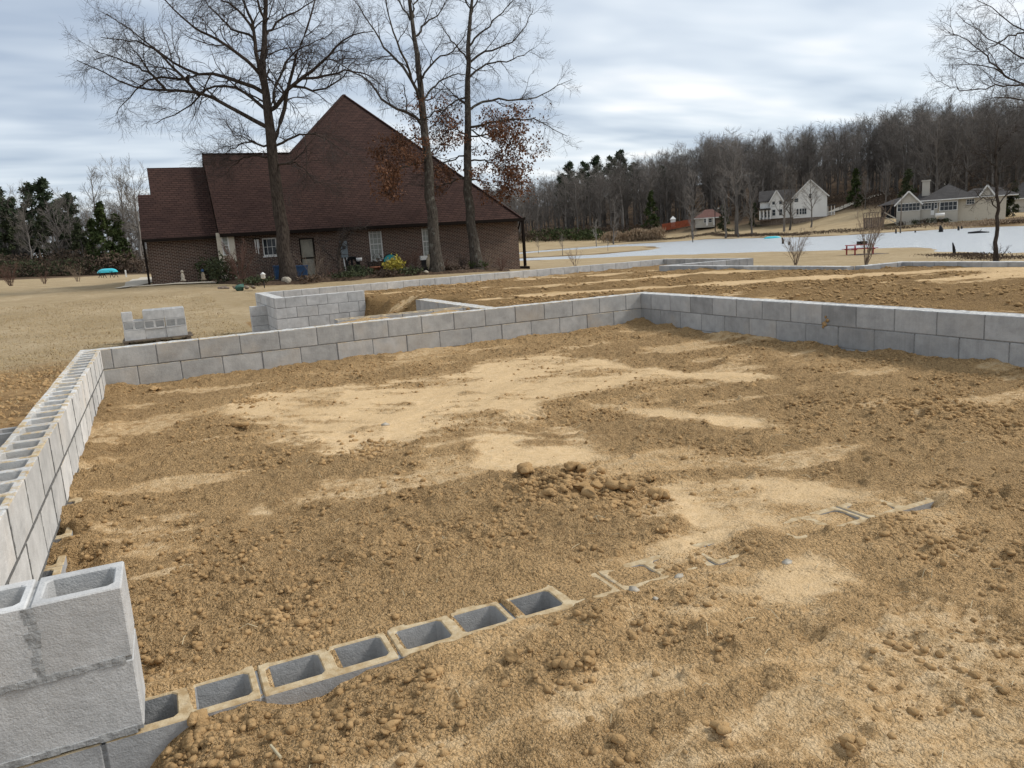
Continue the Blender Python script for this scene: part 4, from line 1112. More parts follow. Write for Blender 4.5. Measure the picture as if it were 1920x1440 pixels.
# garage wing
YG = YH+.7
ge = YG-.4
def gz(y): return 1.95+SL*(y-ge)
gl = (ony(265, 450, ge)[0], ony(391, 444, ge)[0])
MB().box((.48, YG, -1.3), (3.75, YG+.25, 1.9)).build('wall', M_BRICK, HB)
MB().box((.48, YG+.252, -1.3), (.73, YG+9, 1.9)).build('wall', M_BRICK, HB)
pn = (0, -SL, 1); pp = (0, ge, 1.95)
g1 = onplane(275, 315, pp, pn); g2 = onplane(278, 365, pp, pn); g3 = onplane(258, 366, pp, pn)
MB().poly([(gl[0], ge, 1.95), (3.74, ge, 1.95), (3.74, g1[1], g1[2]), (g1[0], g1[1], g1[2]), (g1[0], g2[1], g2[2]), (g3[0], g2[1], g2[2])]).build('roof', M_SHINGLE, HB)
MB().poly([(g1[0], g1[1], g1[2]), (3.74, g1[1], g1[2]), (3.74, 2*g1[1]-ge, 1.95), (g1[0], 2*g1[1]-ge, 1.95)]).build('roof', M_SHINGLE, HB)
MB().poly([(g1[0], g2[1], g2[2]), (g1[0], g1[1], g1[2]), (g1[0], 2*g1[1]-g2[1], g2[2])]).build('gable', M_FASCIA, HB)
MB().box((gl[0], ge-.1, 1.80), (3.72, ge-.002, 1.945)).build('gutter', M_FASCIA, HB)
MB().box((.30, YG-.30, -.30), (.40, YG-.20, 1.82)).build('downspout', M_FASCIA, HB)
# cream bay between the wing and the main block
bay = MB(); wall_holes(bay, 3.60, 4.40, -1.0, 2.05, [(3.80, 4.14, .95, 1.92)], YH-.35, YH-.10); bay.build('bay', M_CREAM, HB)
window(3.80, 4.14, .95, 1.92, YH-.36, HB, 3, 1, M_BLIND, fw=.06)

# meter box on its pipe stand
P = ony(643, 470, YH-.06)
T = thing('meter_box', (P[0], YH-.2, -.6), 'grey electric meter box with two white conduit pipes on the brick wall', 'meter box')
MB().box((9.62, YH-.16, .46), (9.98, YH-.004, 1.32)).build('cabinet', M_METER, T)
MB().lathe((9.80, YH-.17, .98), [(.01, -.08), (.085, -.08), (.085, .08), (.01, .08)], 10).build('meter_dial', M_GLASS, T)
for dx_ in (.04, .20):
    MB().tube([(9.70+dx_, YH-.08, .46), (9.74+dx_*1.4, YH-.10, -.75)], .035, 7).build('pipe', M_WHITE, T)

# ------------------------------------------------------------------ planting bed and garden things
bed = MB()
GXb, GYb = np.meshgrid(np.linspace(2.5, 18.5, 90), np.linspace(25.8, 31.95, 34), indexing='ij')
GZb = land(GXb, GYb)+.14+.08*fbm(GXb, GYb, .8, 60, 3)
eb = poly_sd(GXb, GYb, [(3,31.9),(3.0,29.3),(4.5,26.7),(8,26.9),(12,26.6),(14.5,26.6),(18,28.6),(18.4,31.9)])
GZb = GZb-.5*sst(.3, -.3, eb+fbm(GXb, GYb, 1.2, 62, 2)*.4)
tag(obj('planting_bed', np_mesh('planting_bed', np.stack([GXb, GYb, GZb], -1).reshape(-1, 3), grid_faces(90, 34), M_MULCH, True)), 'dark mulch bed along the brick house', kind='structure')
def gz_(x, y): return landz(x, y)+.10
def lowshrub(name, label, c, rx, rz_, mt, n, size, seed, stem=True, cat='shrub', group=None, hang=0.0):
    rg = np.random.default_rng(seed)
    T = thing(name, c, label, cat, group)
    u = rg.standard_normal((n, 3)); u /= np.linalg.norm(u, axis=1, keepdims=True); u *= (rg.random((n, 1))**.42)
    lump = 1+.25*np.sin(u[:, :1]*5+seed)*np.cos(u[:, 1:2]*4)+.15*np.sin(u[:, 2:3]*7)
    P_ = u*lump*np.array([rx, rx, rz_])+np.array([0, 0, rz_*.95]); P_[:, 2] = np.abs(P_[:, 2])
    V, F = leafquads(P_, size, rg, hang)
    obj('foliage', np_mesh('foliage', V, F, mt, False), T)
    k = 9; a = rg.uniform(0, 6.28, k)
    Q = np.stack([np.stack([np.zeros(k), np.zeros(k), np.zeros(k)], -1), np.stack([np.cos(a)*rx*.35, np.sin(a)*rx*.35, np.full(k, rz_*.8)], -1), np.stack([np.cos(a)*rx*.7, np.sin(a)*rx*.7, np.full(k, rz_*1.5)], -1)], 1)
    V, F = tubes(Q, np.full((k, 3), .012)*np.array([1.4, 1, .5]), 4)
    obj('stems', np_mesh('stems', V, F, M_TWIG, False), T)
    return T
def bareshrub(name, label, c, h_, spread, nst, mt, seed, r=.012, cat='shrub', group=None, dens=(6, 4), up=.04):
    rg = np.random.default_rng(seed)
    T = thing(name, c, label, cat, group)
    a = rg.uniform(0, 6.28, nst); l = rg.uniform(.35, 1, nst)*spread
    base = np.stack([np.cos(a)*l*.12, np.sin(a)*l*.12, np.full(nst, -.05)], -1)
    tip = np.stack([np.cos(a)*l, np.sin(a)*l, h_*rg.uniform(.7, 1.05, nst)], -1)
    t = np.linspace(0, 1, 8)[None, :, None]
    Q = base[:, None]*(1-t)+tip[:, None]*t; Q[..., :2] *= (.55+.45*t); Q += rg.normal(0, h_*.012, Q.shape)
    R = np.broadcast_to(np.linspace(r, r*.3, 8), (nst, 8))
    B1, R1 = kids(Q, R, rg, dens[0], h_*.36, (22, 48), 5, .18, up, .6, .3, .25, r*.3)
    B2, R2 = kids(B1, R1, rg, dens[1], h_*.16, (22, 48), 4, .18, up, .7, .4, .2, r*.25)
    V, F = tubes(Q, R, 5); obj('stems', np_mesh('stems', V, F, mt, True), T)
    V, F = merge([tubes(B1, R1, 3), tubes(B2, R2, 3)]); obj('twigs', np_mesh('twigs', V, F, mt, True), T)['kind'] = 'stuff'
    return T
def gp(x, y, d):
    P = at(x, y, d); P[2] = gz_(P[0], P[1]); return P
lowshrub('yellow_shrub', 'bright yellow-green leafy shrub in front of the brick wall', gp(742,525,37.0)+np.array([0,0,-.05]), .52, .48, M_YELLOW, 900, .13, 1)
lowshrub('evergreen_shrub', 'dark rounded evergreen at the corner of the garage wing', gp(425,525,35.5), .9, .62, M_SHRUBG, 1100, .14, 2)
lowshrub('evergreen_shrub', 'dark low bush against the garage wall beside the cream bay', gp(395,520,37.5), .75, .6, M_SHRUBG, 800, .13, 3)
lowshrub('evergreen_shrub', 'small green tuft between the two right-hand tree trunks', gp(895,505,39.2), .5, .28, M_CEDAR, 420, .13, 4)
lowshrub('evergreen_shrub', 'low green clump left of the yellow shrub', gp(665,520,37.2), .55, .28, M_SHRUBG, 420, .12, 5)
lowshrub('evergreen_shrub', 'brownish green clump below the meter box', gp(682,524,36.2), .65, .2, M_SHRUBG, 420, .12, 6)
lowshrub('dry_shrub', 'brown leafless-looking bush below the left window of the pair', gp(712,505,39.0), .5, .45, M_BROWNBUSH, 420, .12, 7)
bareshrub('bare_shrub', 'reddish bare shrub in front of the small window', gp(455,545,33.5), 1.75, 1.15, 16, M_TWIG_R, 8, .018, dens=(8, 6))
bareshrub('bare_shrub', 'brown twiggy bush between the brick house windows', gp(775,515,37.5), 1.3, .55, 16, M_TWIG_R, 9, .011)
bareshrub('bare_shrub', 'pale thin-stemmed bush at the foot of the right trunk', gp(915,503,39.5), 1.25, .85, 10, M_TWIG_P, 10, .010)
bareshrub('bare_shrub', 'pale branching shrub in front of the tan door', gp(590,525,35.5), 1.3, .9, 7, M_TWIG_P, 11, .012)
bareshrub('bare_shrub', 'dark tangle of stems beside the left trunk', gp(500,530,34.5), 1.3, .8, 14, M_TWIG, 12, .013)
bareshrub('bare_shrub', 'low dry stems at the left edge of the planting bed', gp(435,535,35.2), .9, .7, 14, M_TWIG_R, 13, .011)
bareshrub('bare_shrub', 'knee-high dry stems under the right window', gp(850,510,38.5), .6, .6, 12, M_TWIG_P, 14, .008)
for i, (x, y, d, h_, sp, m_, lab) in enumerate(((470,534,34.0,.7,.7,M_TWIG_R,'low reddish stems left of the left trunk'),(560,532,34.5,.5,.6,M_TWIG,'dark low stems before the blue bin'),(610,527,36.5,.9,.6,M_TWIG_P,'pale stems just right of the tan door'),(625,528,35.5,.45,.7,M_TWIG_R,'low rusty stems below the meter pipes'),(695,518,38.0,1.0,.45,M_TWIG,'dark upright stems beside the terracotta pot'),(760,516,38.0,1.1,.5,M_TWIG_R,'reddish stems right of the yellow shrub'),(785,520,36.5,.5,.55,M_TWIG,'dark low stems before the white planter'),(835,514,38.0,.7,.5,M_TWIG_R,'rusty stems right of the middle trunk'),(870,508,39.5,.9,.5,M_TWIG,'dark stems left of the right trunk'),(940,503,40.0,.7,.5,M_TWIG_R,'last low stems at the right end of the bed'))):
    bareshrub('bare_shrub', lab, gp(x, y, d), h_, sp, 14, m_, 70+i, .011, group='dry stems in the planting bed')
for i, (x, y, d, lab) in enumerate(((483,540,33.0,'low dark groundcover by the rock ring'),(585,533,34.0,'low dark groundcover between door and trunk'),(650,527,35.5,'low dark groundcover under the little tree'),(725,524,36.0,'low dark groundcover before the yellow shrub'),(770,522,36.3,'low dark groundcover right of the yellow shrub'),(845,513,38.0,'low dark groundcover between the two right trunks'))):
    lowshrub('groundcover', lab, gp(x, y, d), .75, .16, M_BROWNBUSH if i % 2 else M_SHRUBG, 380, .12, 90+i, group='groundcover in the planting bed')
# crooked little tree beside the meter box
px_tree('small_tree', 'crooked little bare tree with drooping twigs beside the meter box', 36.5, [(640,526),(636,500),(634,480),(637,455),(650,440)], [.11,.10,.09,.06,.03],
        [[(634,490),(615,475),(600,460),(585,448)],[(637,460),(655,435),(668,425),(680,432)],[(636,465),(640,440),(652,428)],[(645,445),(662,430),(690,424)]], M_BARK, 15, M_TWIG, dens=(5,4,3), lens=(.8,.5,.3), limb_r=.05, rmin=.006, base_drop=.2)
def rocks(x, y, d, s_, mt, lab, seed, name='garden_rock', flat=.7):
    P = gp(x, y, d); rg = np.random.default_rng(seed)
    V, F = clods(np.zeros((1, 3)), np.array([s_]), IV2, IF2, rg, flat=flat, amp=.10)
    o = obj(name, np_mesh(name, V, F, mt, True)); o.location = (P[0], P[1], P[2]+s_*.25)
    return tag(o, lab, 'rock', 'garden rocks')
rocks(538,531,34.2,.22,M_ROCK,'pale upright rock at the foot of the left trunk',1,flat=1.2)
rocks(454,549,30.5,.22,M_MOSS,'green mossy ball-shaped stone in the rock ring',2,flat=1.0)
for i, (x, y) in enumerate(((415,553),(428,557),(442,558),(466,556),(478,553),(420,548))):
    rocks(x, y, 30.5, .13, M_STONE, 'small brown stone in the ring around the green stone', 3+i)
rocks(672,517,38,.2,M_STONE,'flat brown rock beside the conduit pipes',12,flat=.5)
rocks(800,517,37,.2,M_ROCK,'pale rock under the tall urn',13,flat=.6)
rocks(860,512,38.4,.26,M_STONE,'long low stone in the bed under the right window',14,flat=.4)
# pots, urn, sign, hose reel, bins, chime
P = gp(808,510,37.6); T = thing('garden_urn', P, 'tall weathered tan urn beside the middle trunk', 'urn')
MB().lathe(P, [(.09,0),(.11,.05),(.17,.25),(.21,.45),(.17,.68),(.10,.78),(.12,.84)], 14).build('body', M_URN, T, True)
MB().lathe(P, [(.135,.84),(.135,.88),(.09,.88),(.08,.80)], 14).build('rim', M_URN, T, True)
P = gp(797,508,38.4); T = thing('hanging_planter', P, 'white planter box on a black stand under the right window', 'planter')
MB().box(P+np.array([-.18,-.1,.62]), P+np.array([.18,.1,.82])).build('box', M_WHITE, T)
MB().box(P+np.array([-.15,-.08,0]), P+np.array([.15,.08,.615])).build('stand', M_BLACK, T)
P = gp(676,512,38.6); T = thing('planter', P, 'small white pot on a dark stand beside the hose reel', 'planter')
MB().lathe(P, [(.07,.68),(.14,.70),(.16,.86),(.13,.86)], 12).build('pot', M_WHITE, T, True)
MB().tube([P, P+np.array([0,0,.68])], .03, 6).build('stand', M_BLACK, T)
P = gp(705,522,37.0); T = thing('flower_pot', P, 'terracotta pot left of the yellow shrub', 'pot')
MB().lathe(P, [(.14,0),(.24,.34),(.27,.34),(.27,.42),(.22,.42),(.2,.3)], 14).build('body', M_TERRA, T, True)
P = gp(735,512,37.9); T = thing('garden_sign', P, 'teal half-round garden sign above the yellow shrub', 'sign')
m_ = MB(); pr = [(.38*math.cos(math.pi*k/12), .62+.34*math.sin(math.pi*k/12)) for k in range(13)]
Vv = [P+np.array([a, -.02, b]) for a, b in pr]+[P+np.array([a, .02, b]) for a, b in pr]
m_.add(Vv, [tuple(range(13)), tuple(range(25, 12, -1))]+[(i+1, i, i+13, i+14) for i in range(12)]+[(0, 12, 25, 13)]); m_.build('panel', M_TEAL, T)
MB().tube([P+np.array([.40*math.cos(math.pi*k/12), -.03, .62+.36*math.sin(math.pi*k/12)]) for k in range(13)], .028, 5).build('border', M_BLACK, T)
MB().box(P+np.array([-.03,.021,0]), P+np.array([.03,.05,.7])).build('stake', M_WOODGREY, T)
m_ = MB()
for k in (-2, -1, 0, 1, 2): m_.box(P+np.array([k*.11-.03,-.026,.66]), P+np.array([k*.11+.03,-.0215,.70]))
m_.build('pale_row', M_WHITE, T)
P = gp(663,514,38.9); T = thing('hose_reel', P, 'coiled black hose on a reel against the brick wall', 'hose')
for k in range(5):
    MB().tube([P+np.array([.34*math.cos(a)*(1-k*.09), -.05+.025*k, .62+.34*math.sin(a)*(1-k*.09)]) for a in np.linspace(0, 2*math.pi, 22)], .022, 6, False).build('hose_coil', M_BLACK, T, True)
MB().box(P+np.array([-.05,.08,0]), P+np.array([.05,.14,.9])).build('stand', M_BLACK, T)
for x, y, d, lab in ((566,528,36.2,'blue plastic bin beside the tan door'),(522,528,36.5,'narrow blue bin left of the left trunk')):
    P = gp(x, y, d); T = thing('storage_bin', P, lab, 'bin')
    w_ = .30 if x == 566 else .14
    m_ = MB(); m_.add([P+np.array(v) for v in ((-w_*.85,-.22,0),(w_*.85,-.22,0),(w_*.85,.22,0),(-w_*.85,.22,0),(-w_,-.27,.62),(w_,-.27,.62),(w_,.27,.62),(-w_,.27,.62))], [(0,3,2,1),(4,5,6,7),(0,1,5,4),(1,2,6,5),(2,3,7,6),(3,0,4,7)]); m_.build('body', M_BLUE, T)
    MB().box(P+np.array([-w_-.03,-.3,.622]), P+np.array([w_+.03,.3,.68])).build('lid', M_BLUE, T)
P = ony(480, 445, YH-.25); T = thing('wind_chime', P, 'white wind chime hanging from the eave left of the small window', 'wind chime')
MB().tube([P+np.array([0,0,.22]), P+np.array([0,0,-.05])], .008, 4).build('cord', M_BLACK, T)
MB().lathe(P+np.array([0,0,-.10]), [(.02,.05),(.13,.02),(.13,0),(.02,0)], 10).build('cap', M_BLACK, T)
for k in range(5):
    a = k*1.256; q = P+np.array([.09*math.cos(a), .09*math.sin(a), -.10]); MB().tube([q, q-np.array([0,0,.45+.07*k])], .022, 6).build('tube', M_WHITE, T)
for x, y, lab, hh in ((344,528,'small white statue by the garage wall','a'),(382,525,'small blue-white figure by the garage wall','b')):
    P = gp(x, y, 36.8 if hh == 'a' else 37); T = thing('garden_statue', P, lab, 'statue')
    MB().lathe(P, [(.12,0),(.13,.06),(.08,.10),(.09,.26),(.06,.36),(.03,.40)], 12).build('body', M_URN if hh == 'b' else M_ROCK, T, True)
    MB().lathe(P+np.array([0,0,.38]), [(.02,0),(.07,.05),(.07,.11),(.02,.16)], 10).build('head', M_ROCK if hh == 'a' else M_BLUE, T, True)
P = gp(458,545,32); T = thing('garden_lamp', gp(497,548,30), 'small white path lamp by the porch corner', 'lamp')
P = ORG[T.name]; MB().tube([P, P+np.array([0,0,.35])], .02, 6).build('stake', M_BLACK, T); MB().lathe(P+np.array([0,0,.35]), [(.03,0),(.09,.04),(.08,.16),(.11,.18),(.02,.26)], 10).build('lamp_head', M_WHITE, T, True)

# ------------------------------------------------------------------ big bare trees
T1 = [(541,533),(533,470),(525,410),(517,330),(509,270),(503,225),(498,180),(494,120),(494,67),(496,0),(499,-80),(503,-150)]
L1 = [dict(p=[(499,172),(488,145),(477,67),(467,20),(447,-15),(425,-70)], r=1.35),
 dict(p=[(497,240),(433,200),(400,182),(367,173),(313,168),(273,173),(227,153),(183,127),(143,113)], r=1.15),
 [(488,193),(433,157),(390,163),(360,193),(333,213),(293,233)],
 dict(p=[(493,170),(443,150),(410,138),(360,140),(317,110),(273,80),(233,47),(200,27)], r=1.1),
 [(483,127),(433,93),(393,63),(363,53),(333,20),(307,0),(280,-30)],
 dict(p=[(513,207),(543,160),(577,137),(607,117),(633,80),(667,63),(700,57)], r=1.25),
 dict(p=[(520,262),(526,230),(533,200),(543,160),(553,110),(570,60),(590,10),(600,-40)], r=1.25),
 [(520,273),(547,257),(580,248),(613,263),(637,280)],[(502,277),(467,265),(433,280),(415,292)],
 [(510,177),(527,133),(553,97),(580,83),(620,67)],[(560,146),(607,143),(650,130),(690,140),(720,165)],
 [(495,67),(533,30),(573,13),(610,-20)],[(473,50),(440,10),(400,-10),(350,-40)],[(477,67),(440,60),(400,20),(370,-20)],
 [(367,173),(330,130),(290,90),(250,75),(190,70)],[(313,168),(270,130),(225,110),(175,95)],[(515,300),(480,290),(450,300),(425,325)],[(517,310),(550,305),(575,320),(590,345)],
 [(496,0),(530,-40),(560,-90)],[(490,20),(460,-50),(440,-110)],[(360,140),(330,150),(280,145),(235,190),(215,215)],[(543,160),(600,170),(640,150),(670,105)]]
px_tree('bare_tree', 'widest bare tree with long drooping limbs, left of the others before the brick house', 35.0, T1, [.36,.31,.29,.265,.24,.21,.17,.13,.105,.085,.06,.04], L1, M_BARK, 21, M_TWIG, dens=(8,8,7), lens=(2.6,1.45,.85), droop=-.045, limb_r=.072, rmin=.0056)
T2 = [(822,517),(813,433),(804,343),(801,282),(795,235),(788,181),(783,126),(777,72),(772,18),(765,-29),(758,-110)]
L2 = [[(784,191),(774,148),(759,112),(734,58),(721,0),(712,-40)],[(792,141),(817,112),(857,87),(875,65),(878,47)],dict(p=[(795,231),(763,213),(723,195),(694,152),(662,134),(640,123),(615,108)],r=1.1),
 [(799,181),(835,144),(871,139),(900,150)],[(781,72),(795,43),(817,32),(831,14),(845,-20)],[(777,166),(756,119),(727,101),(712,72),(676,18),(655,-15)],[(772,20),(790,-20),(800,-60)],[(772,40),(745,0),(730,-50)],
 [(801,262),(770,260),(745,265),(720,285)],[(794,225),(820,205),(840,205),(860,190)],[(803,300),(770,310),(745,318),(715,330)]]
t2 = px_tree('bare_tree', 'middle bare oak before the brick house, with a lichened grey trunk', 37.5, T2, [.33,.28,.255,.225,.2,.17,.14,.11,.085,.06,.04], L2, M_BARK2, 22, M_TWIG, dens=(6,6,6), lens=(2.1,1.15,.65), limb_r=.066, rmin=.0058)
T3 = [(895,508),(886,433),(878,361),(875,289),(877,235),(877,144),(878,72),(886,0),(890,-60),(896,-120)]
L3 = [[(882,202),(914,184),(965,190),(994,186),(1023,173),(1048,159),(1072,150)],dict(p=[(889,242),(922,224),(983,224),(1019,226),(1041,246),(1062,253)],r=1.0),[(880,144),(907,119),(954,116),(994,98),(1005,79)],
 [(880,112),(914,94),(958,83),(990,43),(1000,10)],[(871,105),(842,69),(824,40),(815,20)],[(871,184),(842,195),(821,224),(800,250)],[(882,83),(925,40),(943,22),(965,0),(980,-20)],[(884,20),(905,-20),(930,-50)],[(884,20),(860,-20),(845,-50)],
 [(876,260),(905,250),(945,268),(985,280)],[(876,300),(910,300),(950,325),(975,335)],[(875,290),(845,300),(815,315),(790,330)],[(876,330),(915,345),(945,350)],[(877,240),(910,262),(940,240),(960,250)],[(876,330),(840,345),(805,350),(770,345)],[(877,255),(850,240),(830,250),(815,240)]]
t3 = px_tree('bare_tree', 'right bare oak of the three, still holding rust-brown leaves low down', 39.2, T3, [.29,.25,.22,.2,.17,.14,.11,.08,.055,.03], L3, M_BARK2, 23, M_TWIG, dens=(6,6,6), lens=(2.0,1.1,.65), limb_r=.060, rmin=.0058)
# rust-brown leaves clinging to the lower twigs
def clinging(tr, lims, n, seed, size):
    T, Ls, Rs, B1, B2, B3, P_, rt_ = tr
    rg = np.random.default_rng(seed)
    tips = np.concatenate([B3[:, 2], B3[:, -1], B2[:, -1]])
    d = tips-CAM; z = d@FW; X = 960+FPX*(d@RT)/z; Y = 720-FPX*(d@UP)/z
    x0, x1, y0, y1 = lims
    w = np.clip(1-np.abs((X-(x0+x1)/2)/((x1-x0)/2))**3, 0, 1)*np.clip(1-np.abs((Y-(y0+y1)/2)/((y1-y0)/2))**3, 0, 1)
    w *= .6+.5*(np.sin(X*.09+seed)*np.sin(Y*.11) > -.3)
    w = w/w.sum()
    s_ = tips[rg.choice(len(tips), n, p=w)]+rg.normal(0, .09, (n, 3))
    V, F = leafquads(s_, size, rg, .9, .5)
    obj('leaves', np_mesh('leaves', V-ORG[T.name], F, M_OAKLEAF, False), T)
clinging(t3, (800,1030,190,390), 7600, 31, .14)
clinging(t2, (680,870,235,385), 3200, 32, .14)
clinging(t2, (740,850,170,270), 500, 33, .13)
# tree reaching in from the right, its trunk beyond the frame
px_tree('bare_tree', 'bare tree reaching in over the right edge at the top', 30.0, [(2090,560),(2085,400),(2080,300),(2075,200),(2065,100),(2060,0),(2050,-120)], [.30,.26,.23,.18,.13,.09,.05],
  [[(2080,260),(2000,195),(1920,160),(1877,134),(1848,120),(1800,123),(1765,120)],[(2078,190),(1990,110),(1920,60),(1860,15),(1810,-15)],[(2079,225),(1980,150),(1900,100),(1840,62),(1788,22)],[(2082,290),(2000,215),(1930,190),(1880,180),(1825,198)],[(1920,160),(1870,160),(1820,170),(1775,165)],[(1877,134),(1840,95),(1800,70),(1775,60)],[(2070,150),(1990,40),(1940,-20),(1900,-60)],[(2082,300),(2150,220),(2220,180)],[(2075,200),(2150,120),(2200,20)],[(1920,60),(1890,70),(1850,95),(1800,95)],[(1990,110),(1940,110),(1900,130)]],
  M_BARK, 24, M_TWIG, dens=(7,7,6), lens=(1.7,1.0,.6), limb_r=.045, rmin=.0045)
px_tree('young_tree', 'thin young tree standing by the water at the right edge', 25.0, [(1867,491),(1869,430),(1870,385),(1868,340),(1866,300),(1868,265),(1872,235)], [.075,.06,.055,.045,.035,.025,.012],
  [[(1870,385),(1890,362),(1905,345),(1925,335)],[(1869,390),(1850,372),(1835,362),(1815,352)],[(1868,350),(1830,330),(1800,312),(1775,308)],[(1867,330),(1890,310),(1915,290)],[(1866,310),(1840,290),(1815,285)],[(1867,290),(1890,265),(1905,240)],[(1867,300),(1850,270),(1845,245)]], M_BARK, 25, M_TWIG, dens=(5,5,4), lens=(.8,.5,.3), limb_r=.035, rmin=.0045, base_drop=.3)
bareshrub('sucker_shoots', 'dark sucker shoots at the foot of the young tree', at(1872,489,25.0), .55, .45, 14, M_TWIG, 26, .008)
bareshrub('bare_bush', 'pale multi-stemmed bare bush left of the red picnic table', at(1492,494,27.0), 1.15, .62, 14, M_TWIG_P, 27, .011, dens=(6,5))
bareshrub('bare_bush', 'tall pale multi-stemmed bare bush in front of the red picnic table', at(1624,494,25.0), 1.75, .75, 14, M_TWIG_P, 28, .013, dens=(6,5))
bareshrub('bare_bush', 'short thin bare bush in the grass right of the brick house', at(1078,499,30), .7, .45, 8, M_TWIG_P, 29, .008)
bareshrub('bare_bush', 'full bare bush at the far left edge of the lawn', at(22,540,53), 1.75, 1.05, 22, M_TWIG_R, 30, .016)
bareshrub('bare_bush', 'small reddish bush, middle of three on the far left lawn', at(84,536,55), 1.0, .5, 12, M_TWIG_R, 31, .012)
bareshrub('bare_bush', 'thin bare bush, rightmost of three on the far left lawn', at(148,532,57), 1.4, .75, 12, M_TWIG_P, 32, .012)
# ------------------------------------------------------------------ far left lawn
def sheet(name, label, pts, mt, lift=.03, sub=24, wid=None):
    """strip that follows the ground along a world-space path"""
    P_ = resample(np.array(pts), sub); V_ = []; 
    for i in range(sub):
        t = P_[min(i+1, sub-1)]-P_[max(i-1, 0)]; n_ = np.array([-t[1], t[0]])/np.hypot(*t[:2]); w_ = wid if np.isscalar(wid) else np.interp(i/(sub-1), np.linspace(0, 1, len(wid)), wid)
        for s_ in np.linspace(-1, 1, 7):
            q = P_[i, :2]+n_*s_*w_/2; V_.append((q[0], q[1], landz(*q)+lift))
    o = obj(name, np_mesh(name, np.array(V_), grid_faces(sub, 7), mt, True)); return tag(o, label, kind='structure')
sheet('path', 'curved pale concrete path beside the garage wing', [ony(225,540,31)[:2]*1.0, ony(250,540,32.5)[:2], ony(262,540,36)[:2], ony(275,530,44)[:2], ony(285,520,60)[:2]], M_CONC, .05, 24, [.5, 1.6, 1.7, 1.7, 1.7])
sheet('path', 'pale concrete walk in front of the garage wall', [(-.4, 31.0), (1.5, 30.9), (3.2, 30.6), (4.5, 30.0)], M_CONC, .055, 16, .9)
def canoe(name, P, ln, ang, label, stand):
    T = thing(name, P, label, 'canoe', None, ang)
    zb = .10 if stand else -.05
    V_ = []; n_ = 15
    for i in range(n_):
        u = -1+2*i/(n_-1); w_ = .36*(1-abs(u)**2.6)+.015; sh = .12*abs(u)**3
        for k in range(7):
            a = math.pi*k/6
            V_.append((u*ln/2, w_*math.cos(a), zb+.42-.36*math.sin(a)*(1-abs(u)**4*.8)*-1+0*sh))
    F_ = [(i*7+k, (i+1)*7+k, (i+1)*7+k+1, i*7+k+1) for i in range(n_-1) for k in range(6)]
    obj('hull', np_mesh('hull', np.array(V_), np.array(F_), M_TURQ, True), T)
    m2 = MB()
    for s_ in (0, 6):
        m2.tube([V_[i*7+s_] for i in range(n_)], .025, 5)
    me = bpy.data.meshes.new('gunwale'); me.from_pydata(m2.v, [], m2.f); me.materials.append(M_TURQ); obj('gunwale', me, T)
    if stand:
        for sx in (-1, 1):
            m2 = MB()
            for sy in (-1, 1):
                m2.tube([(sx*ln*.28-.2, sy*.3, 0), (sx*ln*.28+.12, sy*.30, .62)], .03, 5); m2.tube([(sx*ln*.28+.2, sy*.3, 0), (sx*ln*.28-.12, sy*.30, .62)], .03, 5)
            m2.tube([(sx*ln*.28, -.36, .30), (sx*ln*.28, .36, .30)], .035, 5)
            me = bpy.data.meshes.new('stand'); me.from_pydata(m2.v, [], m2.f); me.materials.append(M_BLACK); obj('stand', me, T)
    return T
P = at(203, 519, 72); P[2] = landz(P[0], P[1])
canoe('canoe', P, 2.2, -YAW-.2, 'turquoise canoe upside down on trestles on the far left lawn', True)
P = at(1448, 437, 150); P[2] = landz(P[0], P[1])+.1
canoe('canoe', P, 3.4, -YAW, 'turquoise canoe lying on the bank across the lake', False)
P = at(237, 520, 74); P[2] = landz(P[0], P[1])
T = thing('marker_post', P, 'short white post right of the far left canoe', 'post'); MB().box(P+np.array([-.07,-.07,-.1]), P+np.array([.07,.07,.62])).build('post', M_WHITE, T); MB().add([P+np.array(v) for v in ((-.08,-.08,.62),(.08,-.08,.62),(.08,.08,.62),(-.08,.08,.62),(0,0,.70))], [(0,1,4),(1,2,4),(2,3,4),(3,0,4),(3,2,1,0)]).build('cap', M_WHITE, T)
# ------------------------------------------------------------------ near bank: picnic table, driftwood, stumps
P = at(1612, 471, 58); P[2] = landz(P[0], P[1])+.02
T = thing('picnic_table', P, 'dark red picnic table on the grassy bank', 'table', None, -YAW+.1)
def lpart(name, boxes, mt):
    m2 = MB()
    for a, b in boxes: m2.box(a, b)
    me = bpy.data.meshes.new(name); me.from_pydata(m2.v, [], m2.f); me.materials.append(mt); return obj(name, me, T)
for k in range(4): lpart('top_board', [((-1.0, -.36+k*.185, .70), (1.0, -.36+k*.185+.165, .745))], M_RED)
for s_ in (-1, 1):
    lpart('bench', [((-1.0, s_*.68-.13, .42), (1.0, s_*.68+.13, .46))], M_RED)
    lpart('leg', [((s_*.72-.04, -.62, 0), (s_*.72+.04, -.54, .69)), ((s_*.72-.04, .54, 0), (s_*.72+.04, .62, .69)), ((s_*.72-.05, -.8, .36), (s_*.72+.05, .8, .415))], M_RED)
lpart('crate', [((-.15, -.2, .746), (.45, .2, .98))], M_BLACK)
lpart('slab', [((-1.7, -1.1, -.12), (1.7, 1.1, -.01))], M_WOODGREY)
rgS = np.random.default_rng(5)
